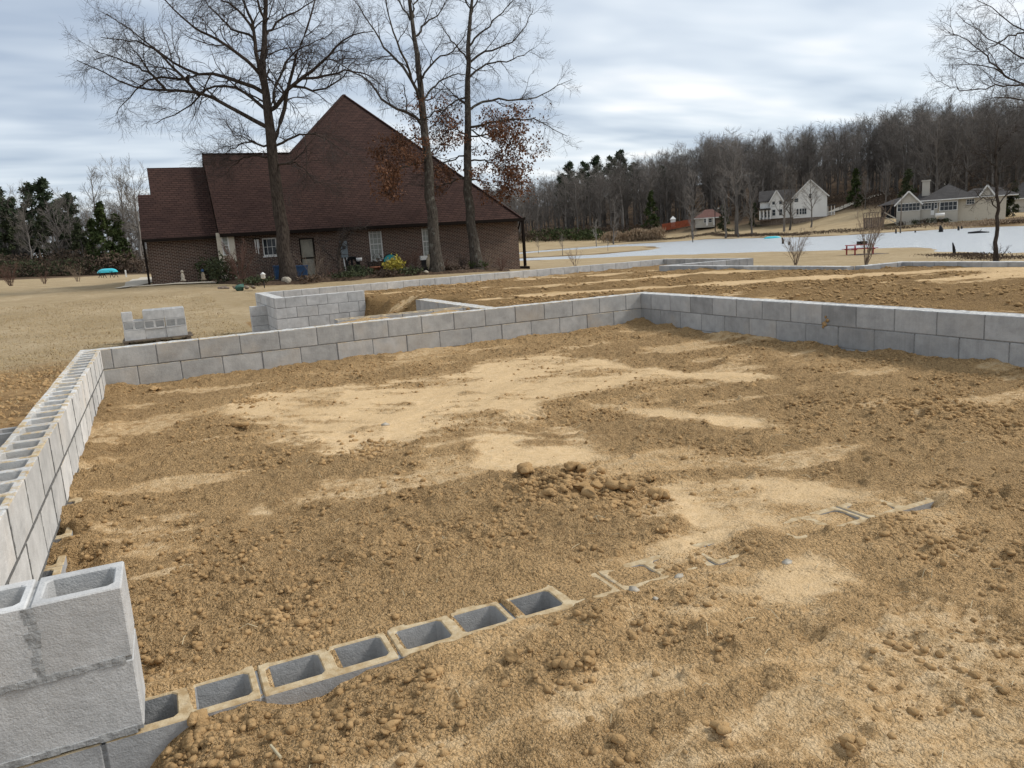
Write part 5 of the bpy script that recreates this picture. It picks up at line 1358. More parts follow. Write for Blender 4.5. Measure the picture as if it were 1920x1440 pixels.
for x, y, d, w_, h_, lab in ((1468,457,98,.16,.9,'dark stump leaning in the lake at centre'),(1764,435,118,.30,1.0,'broad dark stump in the lake before the beige house'),(1797,432,120,.15,.7,'thin dark stump in the lake'),(1803,429,122,.14,.5,'tiny stump nearest the far bank at right'),(1716,436,119,.12,.35,'tiny dark stump left of the broad one'),(1789,470,50,.10,1.0,'grey stick poking out of the near bank'),(1480,459,98,.15,.5,'small dark stub beside the leaning stump')):
    P = onz(x, y, WZ) if y < 460 else at(x, y, 50)
    T = thing('stump', (P[0], P[1], WZ-.3), lab, 'stump')
    Q = np.array([[P[0], P[1], WZ-.6], [P[0]+.02, P[1], WZ+h_*.35], [P[0]-.06*h_, P[1], WZ+h_*.7], [P[0]-.18*h_, P[1], WZ+h_]])
    MB().tube(Q, [w_*1.3, w_, w_*.8, w_*.35], 7).build('trunk', M_BLACK, T, True)
    MB().tube([Q[1], Q[1]+np.array([w_*1.6, 0, h_*.2])], [w_*.5, w_*.15], 5).build('snag', M_BLACK, T, True)
P = onz(1815, 438, WZ); q = onz(1855, 436, WZ)
T = thing('floating_log', (P[0], P[1], WZ), 'long dark log floating in the lake at right', 'log'); MB().tube([(P[0],P[1],WZ-.02),((P[0]+q[0])/2,(P[1]+q[1])/2,WZ+.10),(q[0],q[1],WZ+.02)], [.22,.2,.1], 7).build('trunk', M_BLACK, T, True)
MB().tube([((P[0]+q[0])/2,(P[1]+q[1])/2,WZ+.1),((P[0]+q[0])/2+.6,(P[1]+q[1])/2,WZ+.5)], [.07,.02], 5).build('snag', M_BLACK, T, True)
P = onz(1688, 437, WZ); T = thing('pole', (P[0], P[1], WZ), 'thin pale pole standing in the lake before the beige house', 'pole')
MB().tube([(P[0], P[1], WZ-1), (P[0]+.05, P[1], WZ+3), (P[0]+.15, P[1], WZ+6.2)], [.13,.10,.05], 7).build('shaft', M_WOODGREY, T, True)
MB().tube([(P[0]-1.0, P[1], WZ-1), (P[0]-1.05, P[1], WZ+.7)], [.18,.12], 7).build('stub', M_BLACK, T, True)

# ------------------------------------------------------------------ far houses: built in a frame facing the lake
class Frame:
    def __init__(s, x, y, d, yaw=None):
        s.o = at(x, y, d); s.px = (x, y); s.k = d/FPX
        v = s.o-CAM; v[2] = 0; v /= np.linalg.norm(v); s.f = v; s.r = np.array([v[1], -v[0], 0]); s.d = d
        s.roll = -ROLL
    def p(s, X, Y, D=0.0):                  # photo pixel, D metres behind the front plane -> point
        dd = ray(X, Y); t = ((s.o+s.f*D-CAM)@s.f)/(dd@s.f)
        return CAM+dd*t
    def l(s, a, b, c): return s.o+s.r*a+s.f*b+np.array([0, 0, c])
    def loc(s, X, Y):
        P_ = s.p(X, Y); d_ = P_-s.o; return d_@s.r, d_[2]
def fbox(fr, mb, x0, x1, z0, z1, y0, y1):
    mb.obox(fr.l((x0+x1)/2, (y0+y1)/2, (z0+z1)/2), (fr.r, fr.f, np.array([0, 0, 1.])), ((x1-x0)/2, (y1-y0)/2, (z1-z0)/2)); return mb
def fpoly(fr, mb, pts): return mb.poly([fr.l(*p_) for p_ in pts])
def fgable(fr, parent, x0, x1, ze, zr, y0, y1, mr, mw, ov=.35, axis='f'):
    """gable roof whose gable end faces the viewer (axis f) or whose slope faces the viewer (axis r)"""
    if axis == 'f':
        xm = (x0+x1)/2; sl = (zr-ze)/(xm-x0)
        for s_ in (-1, 1):
            xe = x0-ov if s_ < 0 else x1+ov
            m2 = MB(); a = [(xe, y0-ov, ze-sl*ov), (xm, y0-ov, zr), (xm, y1+ov, zr), (xe, y1+ov, ze-sl*ov)]
            b = [(p_[0], p_[1], p_[2]+.18) for p_ in a]
            V_ = [fr.l(*p_) for p_ in a+b]; m2.add(V_, [(0,3,2,1),(4,5,6,7),(0,1,5,4),(1,2,6,5),(2,3,7,6),(3,0,4,7)]); m2.build('roof', mr, parent)
            e0, e1 = np.array(fr.l(xe, y0-ov-.02, ze-sl*ov+.05)), np.array(fr.l(xm, y0-ov-.02, zr+.05))
            d_ = (e1-e0)/np.linalg.norm(e1-e0); n_ = np.cross(d_, fr.f); MB().obox((e0+e1)/2, (d_, fr.f, n_), (np.linalg.norm(e1-e0)/2, .05, .14)).build('bargeboard', M_WHITE, parent)
        fpoly(fr, MB(), [(x0, y0, ze), (x1, y0, ze), (xm, y0, zr)]).build('gable', mw, parent)
        fpoly(fr, MB(), [(x0, y1, ze), (x1, y1, ze), (xm, y1, zr)]).build('gable', mw, parent)
    else:
        ym = (y0+y1)/2; sl = (zr-ze)/(ym-y0)
        for s_ in (-1, 1):
            ye = y0-ov if s_ < 0 else y1+ov
            a = [(x0-ov, ye, ze-sl*ov), (x1+ov, ye, ze-sl*ov), (x1+ov, ym, zr), (x0-ov, ym, zr)]; b = [(p_[0], p_[1], p_[2]+.18) for p_ in a]
            MB().add([fr.l(*p_) for p_ in a+b], [(0,3,2,1),(4,5,6,7),(0,1,5,4),(1,2,6,5),(2,3,7,6),(3,0,4,7)]).build('roof', mr, parent)
        for xx in (x0, x1): fpoly(fr, MB(), [(xx, y0, ze), (xx, y1, ze), (xx, ym, zr)]).build('gable', mw, parent)
def fhip(fr, parent, x0, x1, ze, zr, y0, y1, mr, run=None, ov=.4):
    x0 -= ov; x1 += ov; y0 -= ov; y1 += ov
    ym = (y0+y1)/2; rn = run or (ym-y0)
    A_, B_, C_, D_ = (x0,y0,ze),(x1,y0,ze),(x1,y1,ze),(x0,y1,ze); R1, R2 = (x0+rn, ym, zr), (x1-rn, ym, zr)
    for pg in ([A_, B_, R2, R1], [B_, C_, R2], [C_, D_, R1, R2], [D_, A_, R1]): fpoly(fr, MB(), pg).build('roof', mr, parent)
    fbox(fr, MB(), x0, x1, ze-.22, ze-.01, y0, y1).build('eave_board', M_WHITE, parent)
def fwin(fr, parent, x0, x1, z0, z1, y, frm=M_WHITE, cols=1, rows=2):
    m2 = MB(); f_ = .09
    fbox(fr, m2, x0-f_, x1+f_, z0-f_, z1+f_, y-.06, y-.004)
    w_ = m2.build('window', frm, parent)
    cw = (x1-x0)/cols; rh = (z1-z0)/rows
    for c in range(cols):
        for r in range(rows):
            fbox(fr, MB(), x0+c*cw+.03, x0+(c+1)*cw-.03, z0+r*rh+.03, z0+(r+1)*rh-.03, y-.075, y-.062).build('pane', M_GLASS, w_)
    return w_
# --- beige house with hipped grey roofs
fr = Frame(1760, 408, 150)
T = thing('beige_house', fr.o, 'long beige lakeside house with grey hipped roofs, chimney and rows of dark windows', 'house')
ORG[T.name] = fr.o.copy()
def C4(X, Y): return fr.loc(1400+X/3.692, 220+Y/3.692)
g0, zb = C4(1035, 700); g1, ze = C4(1205, 590); zr = C4(1115, 515)[1]
zb -= 2.2
fbox(fr, MB(), g0, g1, zb, ze, 0, 9).build('wall', M_BEIGE, T)
fgable(fr, T, g0, g1, ze, zr, 0, 9, M_SHINGLE_G, M_BEIGE, .4)
m0 = g1+.01; m1 = C4(1325, 600)[0]; fbox(fr, MB(), m0, m1, zb, ze, .6, 9).build('wall', M_BEIGE, T)
fhip(fr, T, m0-1.5, m1, ze+.02, zr-.2, .6, 9, M_SHINGLE_G, 2.0)
h0, h1 = C4(1330, 600)[0], C4(1465, 600)[0]; ze2 = C4(1400, 568)[1]; zr2 = C4(1400, 452)[1]
fbox(fr, MB(), h0, h1, zb, ze2, 0.3, 13).build('wall', M_BEIGE, T)
fhip(fr, T, C4(1210,500)[0], C4(1590,500)[0], ze2+.15, zr2, .2, 13, M_SHINGLE_G, 5.2)
k0, k1 = h1+.01, C4(1800, 600)[0]; ze3 = C4(1650, 548)[1]; zr3 = C4(1650, 482)[1]
fbox(fr, MB(), k0, k1, zb, ze3, 1.2, 11).build('wall', M_CREAM, T)
fhip(fr, T, k0, k1+1.5, ze3+.1, zr3, 1.2, 11, M_SHINGLE_G, 3.0)
fgable(fr, T, C4(1615,500)[0], C4(1720,500)[0], ze3+.2, C4(1660,470)[1], .9, 6, M_SHINGLE_G, M_BEIGE, .3)
c0, cz0 = C4(1210, 560); c1, cz1 = C4(1268, 437)
fbox(fr, MB(), c0, c1, cz0, cz1, 3, 4.6).build('chimney', M_BEIGE, T)
fbox(fr, MB(), c0-.15, c1+.15, cz1+.004, cz1+.25, 2.85, 4.75).build('chimney_cap', M_BEIGE, T)
zw1, zw0 = C4(1100, 598)[1], C4(1100, 648)[1]
for X in (1040, 1066, 1092, 1118, 1144, 1170): a = C4(X,620)[0]; fwin(fr, T, a+.12, a+.12+.62, zw0, zw1, 0)
for X in (1207, 1230, 1252): a = C4(X,620)[0]; fwin(fr, T, a+.1, a+.1+.52, zw0+.1, zw1+.1, .6)
a = C4(1275,620)[0]; fbox(fr, MB(), a, a+.62, zb+2.4, zw1+.2, .52, .595).build('door', M_WHITE, T)
fbox(fr, MB(), a+.1, a+.52, zw0-.2, zw1+.05, .50, .515).build('door_glass', M_GLASS, T)
a = C4(1296,620)[0]; fwin(fr, T, a, a+.55, zw0+.1, zw1+.1, .6)
zv1, zv0 = C4(1400, 585)[1], C4(1400, 642)[1]
for X in (1335, 1364, 1394, 1424): a = C4(X,620)[0]; fwin(fr, T, a+.1, a+.1+.68, zv0, zv1, .3)
a = C4(1523,620)[0]; fwin(fr, T, a, a+1.25, C4(1540,600)[1], C4(1540,567)[1], 1.2, cols=3)
# screened porch, deck and stairs
s0, sz0 = C4(930, 690); s1 = g0-.02; sz1 = C4(930, 612)[1]
fbox(fr, MB(), s0, s1, sz0-.4, sz1, 1.2, 7).build('screened_porch', M_BLACK, T)
e0 = C4(905, 606); e1 = C4(1085, 540)
m2 = MB(); fpoly(fr, m2, [(s0-.9, .6, sz1-.05), (g0+.3, .6, sz1+.15), (g0+1.6, 4.5, e1[1]), (s0+1.6, 4.5, e1[1]-.7)]); m2.build('porch_roof', M_SHINGLE_G, T)
for X in (930, 960, 995, 1025): a = C4(X,620)[0]; fbox(fr, MB(), a-.06, a+.06, sz0-.4, sz1, 1.08, 1.19).build('porch_post', M_DECK, T)
d0, dz1 = C4(815, 672); d1, dz0 = C4(955, 742)
dz0 -= .5
for k in range(9): fbox(fr, MB(), d0+k*(d1-d0)/9+.02, d0+(k+1)*(d1-d0)/9-.02, dz0, dz1-.9, -2.0, -1.94).build('skirt_board', M_DECK, T)
fbox(fr, MB(), d0, d1, dz1-.9, dz1-.75, -2.05, 3).build('deck_floor', M_DECK, T)
for k in range(8): a = d0+k*(d1-d0-.1)/7; fbox(fr, MB(), a, a+.1, dz1-.749, dz1+.2, -2.0, -1.9).build('rail_post', M_DECK, T)
fbox(fr, MB(), d0, d1, dz1+.201, dz1+.30, -2.03, -1.88).build('hand_rail', M_DECK, T)
for k in range(7):
    a = d1+.1+k*.32; fbox(fr, MB(), a, a+.34, dz1-.95-k*.22, dz1-.80-k*.22, -1.6, -.3).build('stair_tread', M_BEIGE, T)
for yy_ in (-1.68, -.22):
    e0_, e1_ = fr.l(d1, yy_, dz1+.1), fr.l(d1+2.5, yy_, dz1-1.5); d_ = (e1_-e0_)/np.linalg.norm(e1_-e0_); MB().obox((e0_+e1_)/2, (d_, np.cross([0,0,1.], fr.r), np.cross(d_, fr.f)), (np.linalg.norm(e1_-e0_)/2, .06, .08)).build('stair_rail', M_BEIGE, T)
for i, (X, Y, s_) in enumerate(((1070,705,1.0),(1170,705,1.1),(1230,700,1.1),(1285,690,1.3),(1340,680,1.0),(1380,675,1.0))):
    P = fr.p(1400+X/3.692, 220+Y/3.692, -1.4); P[2] = landz(P[0], P[1])
    lowshrub('foundation_shrub', 'small dark clipped shrub along the front of the beige house', P, s_*.9, s_*.5, M_SHRUBG if i % 2 else M_BROWNBUSH, 260, .25, 40+i, group='shrubs along the beige house')
P = fr.p(1400+1338/3.692, 220+690/3.692, -2.6); T2_ = thing('white_tank', P, 'white tank beside the beige house shrubs', 'tank')
ORG[T2_.name] = P.copy(); MB().tube([P+fr.r*-.8+np.array([0,0,.35]), P+fr.r*.8+np.array([0,0,.35])], .42, 10).build('shell', M_WHITE, T2_, True)
for s_ in (-.5, .5): MB().obox(P+fr.r*s_+np.array([0,0,-.1]), (fr.r, fr.f, np.array([0,0,1.])), (.06,.35,.25)).build('foot', M_CONC, T2_)
# --- grey house at the far right behind
fr = Frame(1905, 392, 165)
T = thing('grey_roof_house', fr.o, 'grey-roofed building partly hidden at the far right edge', 'house'); ORG[T.name] = fr.o.copy()
def C4(X, Y): return fr.loc(1400+X/3.692, 220+Y/3.692)
a, z_ = C4(1800, 640); b, ze = C4(2100, 545); fbox(fr, MB(), a, b, z_-2, ze, 0, 9).build('wall', M_BEIGE, T); fhip(fr, T, a, b, ze, C4(1900, 448)[1], 0, 9, M_SHINGLE_G, 3.0)
fwin(fr, T, a+4, a+5.4, z_+.8, z_+2.2, 0)
# --- white two-storey house
fr = Frame(1500, 414, 210)
T = thing('white_house', fr.o, 'white two-storey house with a steep gable, stone base and side porch across the lake', 'house'); ORG[T.name] = fr.o.copy()
def C4(X, Y): return fr.loc(1400+X/3.692, 220+Y/3.692)
x0, zb = C4(322, 745); x1, ze = C4(558, 535); zm = C4(440, 692)[1]; zr = C4(447, 432)[1]
fbox(fr, MB(), x0, x1, zb-1.5, zm, -.06, 14.9).build('stone_base', M_STONE, T)
fbox(fr, MB(), x0, x1, zm+.004, ze, 0, 15).build('wall', M_SIDING, T)
fgable(fr, T, x0, x1, ze, zr, 0, 15, M_SHINGLE_G, M_SIDING, .5)
for X in (345, 366, 384, 400): a = C4(X,620)[0]; fwin(fr, T, a, a+.55, C4(430,668)[1], C4(430,628)[1], 0)
a = C4(330,620)[0]; fwin(fr, T, a, a+1.0, C4(430,580)[1], C4(430,555)[1], 0)
a = C4(430,620)[0]; fwin(fr, T, a, a+.7, C4(430,560)[1], C4(430,530)[1], 0)
# right side porch
p0, p1 = x1+.02, C4(612,620)[0]; pz0 = C4(590, 675)[1]; pz1 = C4(590, 610)[1]
fbox(fr, MB(), p0, p1, zb-1.0, pz0-.1, .5, 6).build('porch_base', M_STONE, T)
fbox(fr, MB(), p0, p1+.3, pz1, pz1+.28, .2, 6.3).build('porch_roof', M_SHINGLE_G, T)
for a in (p0+.1, (p0+p1)/2, p1-.2): fbox(fr, MB(), a, a+.18, pz0-.09, pz1-.004, .55, .73).build('porch_post', M_SIDING, T)
fbox(fr, MB(), p0, p1, pz0+.75, pz0+.87, .56, .70).build('porch_rail', M_SIDING, T)
for k in range(9): a = p0+.15+k*(p1-p0-.3)/8; fbox(fr, MB(), a, a+.07, pz0-.08, pz0+.74, .60, .66).build('baluster', M_SIDING, T)
# left wing with a small gable and columned porch
w0, wz = C4(90, 700); w1 = x0-.02; we = C4(200, 575)[1]
fbox(fr, MB(), w0, w1, zb-1.5, C4(170,702)[1], 1.94, 12).build('stone_base', M_STONE, T)
fbox(fr, MB(), w0, w1, C4(170,702)[1]+.004, we, 2, 12).build('wall', M_SIDING, T)
fgable(fr, T, w0, w1, we, C4(170,505)[1], 2, 12, M_SHINGLE_G, M_SIDING, .4, 'r')
gx0, gx1 = C4(160,630)[0], C4(252,630)[0]
fbox(fr, MB(), gx0, gx1, C4(170,702)[1]+.004, we, 1.0, 1.99).build('wall', M_SIDING, T)
fgable(fr, T, gx0, gx1, we-.2, C4(170,508)[1], .9, 6, M_SHINGLE_G, M_SIDING, .35)
for X in (176, 224): 
    a = C4(X,630)[0]; fwin(fr, T, a, a+.75, C4(170,605)[1], C4(170,565)[1], 1.0); fwin(fr, T, a, a+.85, C4(170,682)[1], C4(170,640)[1], 1.0)
q0, q1 = C4(85,630)[0], C4(165,630)[0]
fbox(fr, MB(), q0, q1, C4(170,640)[1], C4(170,628)[1], -.6, 1.9).build('porch_roof', M_SHINGLE_G, T)
fbox(fr, MB(), q0, q1, C4(170,712)[1], C4(170,704)[1], -.6, 1.9).build('porch_floor', M_DECK, T)
for X in (88, 112, 138, 160): a = C4(X,630)[0]; fbox(fr, MB(), a, a+.28, C4(170,703.5)[1], C4(170,640.5)[1], -.5, -.22).build('column', M_SIDING, T)
for X in (100, 125, 148): a = C4(X,630)[0]; fwin(fr, T, a, a+.7, C4(170,690)[1], C4(170,650)[1], 2.0)
# --- low house with a red-brown roof and its rust fence
fr = Frame(1325, 420, 225)
T = thing('red_roof_house', fr.o, 'low house with a reddish roof among the trees across the lake', 'house'); ORG[T.name] = fr.o.copy()
def C3(X, Y): return fr.loc(960+X/4, 220+Y/4)
x0, zb = C3(1375, 805); x1, ze = C3(1525, 748); fbox(fr, MB(), x0, x1, zb-1, ze, 0, 9).build('wall', M_BEIGE, T)
fhip(fr, T, x0, x1+2, ze, C3(1450,690)[1], 0, 8, M_SHINGLE_R, 3.2)
for X in (1440, 1475): a = C3(X,770)[0]; fwin(fr, T, a, a+.9, zb+.4, ze-.3, 0)
for X in (1455, 1462, 1510): a = C3(X,770)[0]; fbox(fr, MB(), a, a+.3, zb-.5, ze-.1, -.9, -.6).build('porch_post', M_SIDING, T)
fr = Frame(1268, 428, 228)
T = thing('board_fence', fr.o, 'rust-red board fence at the foot of the wood across the lake', 'fence'); ORG[T.name] = fr.o.copy()
for k in range(27):
    X = 1125+k*8; a, z1 = C3(X, 800-k*1.35); a2_ = C3(X+7.4, 800-k*1.35)[0]; z0 = C3(X, 842-k*1.5)[1]
    fbox(fr, MB(), a, a2_, z0-.4, z1, 0, .08).build('board', M_RUST, T)
P = fr.p(960+1208/4, 220+775/4, 4); T = thing('white_shed', P, 'tiny white peaked shed behind the rust-red fence', 'shed'); ORG[T.name] = P.copy()
MB().obox(P+np.array([0,0,-.8]), (fr.r, fr.f, np.array([0,0,1.])), (.75,.8,1.2)).build('wall', M_SIDING, T)
q = [P+fr.r*a+fr.f*b+np.array([0,0,c]) for a, b, c in ((-.95,-1,.4),(.95,-1,.4),(.95,1,.4),(-.95,1,.4),(0,0,1.4))]; MB().add(q, [(0,1,4),(1,2,4),(2,3,4),(3,0,4),(3,2,1,0)]).build('roof', M_SIDING, T)
P = fr.p(1341, 430, -8); T = thing('lamp_pole', (P[0], P[1], landz(P[0], P[1])), 'dark lamp pole between the red-roofed house and the white house', 'lamp pole'); z_ = landz(P[0], P[1])
MB().tube([(P[0],P[1],z_-.2),(P[0],P[1],z_+6.3)], [.14,.10], 7).build('pole', M_BLACK, T); MB().tube([(P[0],P[1],z_+6.2),(P[0]+.9,P[1]-.2,z_+6.5)], .06, 5).build('arm', M_BLACK, T); MB().obox((P[0]+1.0,P[1]-.2,z_+6.45), ((1,0,0),(0,1,0),(0,0,1)), (.28,.14,.08)).build('lamp_head', M_WHITE, T)

# ------------------------------------------------------------------ the woods
def make_bare(seed, H, spread, rmin=.022, n1=13, n2=6, n3=6, fork=.32, col=None):
    rg = np.random.default_rng(seed)
    t = np.linspace(0, 1, 12)
    P_ = np.stack([np.cumsum(rg.normal(0, .02, 12))*H*.35, np.cumsum(rg.normal(0, .02, 12))*H*.35, t*H*.93], -1); P_[0, :2] = 0
    R_ = np.interp(t, [0, .1, .6, 1], [.021, .015, .009, .002])*H
    P_[0, 2] = -.6
    B1, R1 = kids(P_[None], R_[None], rg, n1, H*spread, (28, 60), 7, .14, .10, .5, .2, fork, rmin*1.5, .45)
    B2, R2 = kids(B1, R1, rg, n2, H*spread*.48, (25, 55), 5, .18, .06, .6, .3, .2, rmin)
    B3, R3 = kids(B2, R2, rg, n3, H*spread*.26, (22, 50), 4, .2, .04, .7, .5, .2, rmin*.8)
    V, F = tubes(P_[None], R_[None], 7)
    mt = np_mesh('trunk', V, F, M_FTRUNK, True)
    V, F = merge([tubes(B1, R1, 4), tubes(B2, R2, 3), tubes(B3, R3, 3)])
    mc = np_mesh('crown', V, F, col or M_FTWIG, True)
    return mt, mc, H
def make_pine(seed, H, crown0=.4, rad=.2, col=None, size=.55, n=2600, cone=False):
    rg = np.random.default_rng(seed)
    t = np.linspace(0, 1, 8); P_ = np.stack([np.cumsum(rg.normal(0, .01, 8))*H*.2, np.cumsum(rg.normal(0, .01, 8))*H*.2, t*H*.97], -1); P_[0, 2] = -.5; P_[0, :2] = 0
    R_ = np.interp(t, [0, 1], [.014*H, .003*H])
    nb = 34; hh = crown0+(1-crown0)*(np.arange(nb)+.5)/nb; a = rg.uniform(0, 6.28, nb)
    prof = (1-((hh-crown0)/(1-crown0)))**(1.0 if cone else .55)*rad*H*(1 if cone else np.minimum(1, .55+2.2*(hh-crown0)))
    rl = prof*rg.uniform(.55, 1.1, nb)+.2
    base = np.stack([np.interp(hh, t, P_[:, 0]), np.interp(hh, t, P_[:, 1]), hh*H], -1); tip = base+np.stack([np.cos(a)*rl, np.sin(a)*rl, (-.15 if cone else .12)*rl], -1)
    tt = np.linspace(0, 1, 4)[None, :, None]; Q = base[:, None]*(1-tt)+tip[:, None]*tt
    Vb, Fb = tubes(Q, np.broadcast_to(np.linspace(.06, .02, 4), (nb, 4)), 3)
    V, F = merge([tubes(P_[None], R_[None], 7), (Vb, Fb)])
    mt = np_mesh('trunk', V, F, M_FTRUNK, True)
    k = rg.integers(0, nb, n); u = .35+.7*rg.random(n)
    C_ = base[k]*(1-u[:, None])+tip[k]*u[:, None]+rg.normal(0, 1, (n, 3))*np.array([.22, .22, .16])*H*.055
    V, F = leafquads(C_, size, rg, -.1, .42)
    return mt, np_mesh('crown', V, F, col or M_PINE, False), H
BARE = [make_bare(100+i, 16, sp, .024, 17, 6, 6, fk) for i, (sp, fk) in enumerate(((.30,.2),(.38,.3),(.26,.12),(.44,.34),(.34,.18),(.30,.1)))]
LOW = [make_bare(160+i, 12, sp, .024, 24, 6, 6, .05) for i, sp in enumerate((.34, .30, .38))]
BAREW = [make_bare(120+i, 15, sp, col=M_FTWIG_W) for i, sp in enumerate((.34, .42))]
PINES = [make_pine(140, 14, .35, .20), make_pine(141, 15, .5, .19)]
FILLP = [make_pine(155, 10, .08, .24, M_PINE, .5, 3200), make_pine(156, 10, .12, .27, M_SHRUBG, .5, 3200)]
CEDAR = [make_pine(150, 9, .05, .26, M_CEDAR, .5, 2600, True), make_pine(151, 8, .05, .32, M_SHRUBG, .45, 2600, True)]
def plant(var, P_, s_, rot, name, label, group, z=None):
    T = thing(name, (P_[0], P_[1], landz(P_[0], P_[1]) if z is None else z), label, 'tree', group, rot)
    obj('trunk', var[0], T); obj('crown', var[1], T)
    T.scale = (s_*1.0, s_*1.0, s_)
    return T
rf = np.random.default_rng(77)
FRONT = ([880,1000,1100,1240,1300,1420,1560,1660,1760,1900,2100], [228,232,238,243,250,238,240,222,190,182,172])
cnt = 0; extra = []
skyx = [900,1000,1100,1200,1350,1450,1600,1750,1900,2100]; skyy = [360,345,325,312,262,270,236,207,187,160]
for i in range(950):
    x = 870+1230*rf.random(); dpt = np.interp(x, *FRONT)+ (rf.random()**1.2)*120
    P = at(x, 430, dpt); P[2] = landz(P[0], P[1])
    if poly_sd(P[0:1], P[1:2], LAKE)[0] > -4: continue
    # height that reaches the skyline on the hill behind, shorter in front
    hz = CAM[2]+dpt*(ray(x, np.interp(x, skyx, skyy))[2])
    H = np.clip((hz-P[2])*(rf.uniform(.70, 1.0) if rf.random() < .8 else rf.uniform(.95, 1.1)), 8, 22)
    if i < 280: H = min(H, rf.uniform(12.5, 18))
    extra.append((dpt, x, P, H, rf.uniform(0, 6.28), rf.integers(0, 6)))
extra.sort(key=lambda e: e[0])
ind = extra[:215]; rest = extra[215:]
firsts = {}
for dpt, x, P, H, rot, v in ind:
    T = plant(BARE[v], P, H/16, rot, 'forest_tree', 'bare grey-brown tree in the wood on the hillside beyond the lake', 'bare trees of the hillside wood', P[2])
    firsts.setdefault(v, T)
# the deeper wood: one mass of trees
pts = np.array([P for _, _, P, _, _, _ in rest])
me = bpy.data.meshes.new('deep_wood'); me.from_pydata([tuple(p_) for p_ in pts], [], [])
at_s = me.attributes.new('sc', 'FLOAT', 'POINT'); at_s.data.foreach_set('value', np.array([e[3]/16 for e in rest], np.float32))
at_r = me.attributes.new('rz', 'FLOAT', 'POINT'); at_r.data.foreach_set('value', np.array([e[4] for e in rest], np.float32))
at_i = me.attributes.new('vi', 'INT', 'POINT'); at_i.data.foreach_set('value', np.array([int(e[5]) for e in rest], np.int32))
wood = obj('deep_wood', me); tag(wood, 'grey mass of bare trees deeper in the hillside wood', kind='stuff')
ng = bpy.data.node_groups.new('wood', 'GeometryNodeTree')
ng.interface.new_socket('Geometry', in_out='INPUT', socket_type='NodeSocketGeometry'); ng.interface.new_socket('Geometry', in_out='OUTPUT', socket_type='NodeSocketGeometry')
gi = N(ng, 'NodeGroupInput'); go = N(ng, 'NodeGroupOutput')
jn = N(ng, 'GeometryNodeJoinGeometry')
for v in sorted(firsts)[::-1]:
    j2 = N(ng, 'GeometryNodeJoinGeometry')
    for ch in firsts[v].children:
        oi = N(ng, 'GeometryNodeObjectInfo', transform_space='ORIGINAL'); oi.inputs['Object'].default_value = ch
        L(ng, oi.outputs['Geometry'], j2.inputs[0])
    g2i = N(ng, 'GeometryNodeGeometryToInstance'); L(ng, j2.outputs[0], g2i.inputs[0]); L(ng, g2i.outputs[0], jn.inputs[0])
iop = N(ng, 'GeometryNodeInstanceOnPoints'); iop.inputs['Pick Instance'].default_value = True
m2p = N(ng, 'GeometryNodeMeshToPoints'); L(ng, gi.outputs[0], m2p.inputs[0]); L(ng, m2p.outputs[0], iop.inputs['Points']); L(ng, jn.outputs[0], iop.inputs['Instance'])
for nm, typ, sk in (('vi', 'INT', 'Instance Index'), ('sc', 'FLOAT', 'Scale'), ('rz', 'FLOAT', 'Rotation')):
    na = N(ng, 'GeometryNodeInputNamedAttribute', data_type=typ); na.inputs[0].default_value = nm
    out = [s_ for s_ in na.outputs if s_.enabled][0]
    if nm == 'rz':
        cx_ = N(ng, 'ShaderNodeCombineXYZ'); L(ng, out, cx_.inputs[2]); e2r = N(ng, 'FunctionNodeEulerToRotation'); L(ng, cx_.outputs[0], e2r.inputs[0]); L(ng, e2r.outputs[0], iop.inputs[sk])
    else: L(ng, out, iop.inputs[sk])
L(ng, iop.outputs[0], go.inputs[0])
md = wood.modifiers.new('wood', 'NODES'); md.node_group = ng
# crowns that stand out on the skyline and single trees by the houses
for x, y, d, H, v, lab in ((1380,420,205,23,3,'tallest round-crowned bare tree on the skyline left of the white house'),(1300,425,200,16,1,'bare tree standing before the red-roofed house'),(1360,428,185,15,0,'bare tree on the bank left of the white house'),(1385,428,180,14,2,'second bare tree on the bank left of the white house'),(1410,430,178,14,4,'bare tree on the bank below the columned porch'),(1470,425,190,17,0,'bare tree before the left wing of the white house'),(1480,425,192,16,2,'bare tree crowding the left wing of the white house'),(1520,420,188,12.5,1,'dark bare tree directly before the white gable'),(1622,395,205,8,3,'small bare tree on the lawn behind the deck'),(1660,395,190,11,1,'bare tree behind the deck of the beige house'),(1150,445,200,12,5,'bare tree at the end of the reeds'),(1298,440,165,8,4,'short dark tree on the far bank')):
    P = at(x, y, d); plant(BARE[v], P, H/16, x*.7, 'bare_tree', lab, 'single trees across the lake')
for x, d, H, v in ((1058,262,19,0),(1075,268,21,1),(1100,270,22,0),(1125,272,22,1),(1150,274,23,0),(1168,276,23,1),(1190,270,20,0),(1245,262,17,1)):
    P = at(x, 430, d); plant(PINES[v], P, H/14.5, x, 'pine_tree', 'dark green pine among the bare trees at the low end of the hill', 'pines on the hill')
for x, y, d, H, v, lab in ((1603,395,215,10,0,'dark green conifer behind the lawn right of the white house'),(1700,380,175,11,1,'broad dark evergreen behind the beige house gable'),(1358,425,215,8,1,'black-green evergreen right of the red-roofed house'),(1415,425,216,7,1,'dark evergreen left of the white house porch'),(1900,392,150,7,1,'dark evergreen at the right end of the beige house'),(1882,395,150,5,0,'low evergreen beside the right end of the beige house'),(1222,430,235,12,0,'slim dark cedar behind the reeds')):
    P = at(x, y, d); plant(CEDAR[v], P, H/8.5, x, 'evergreen_tree', lab, 'evergreens across the lake')
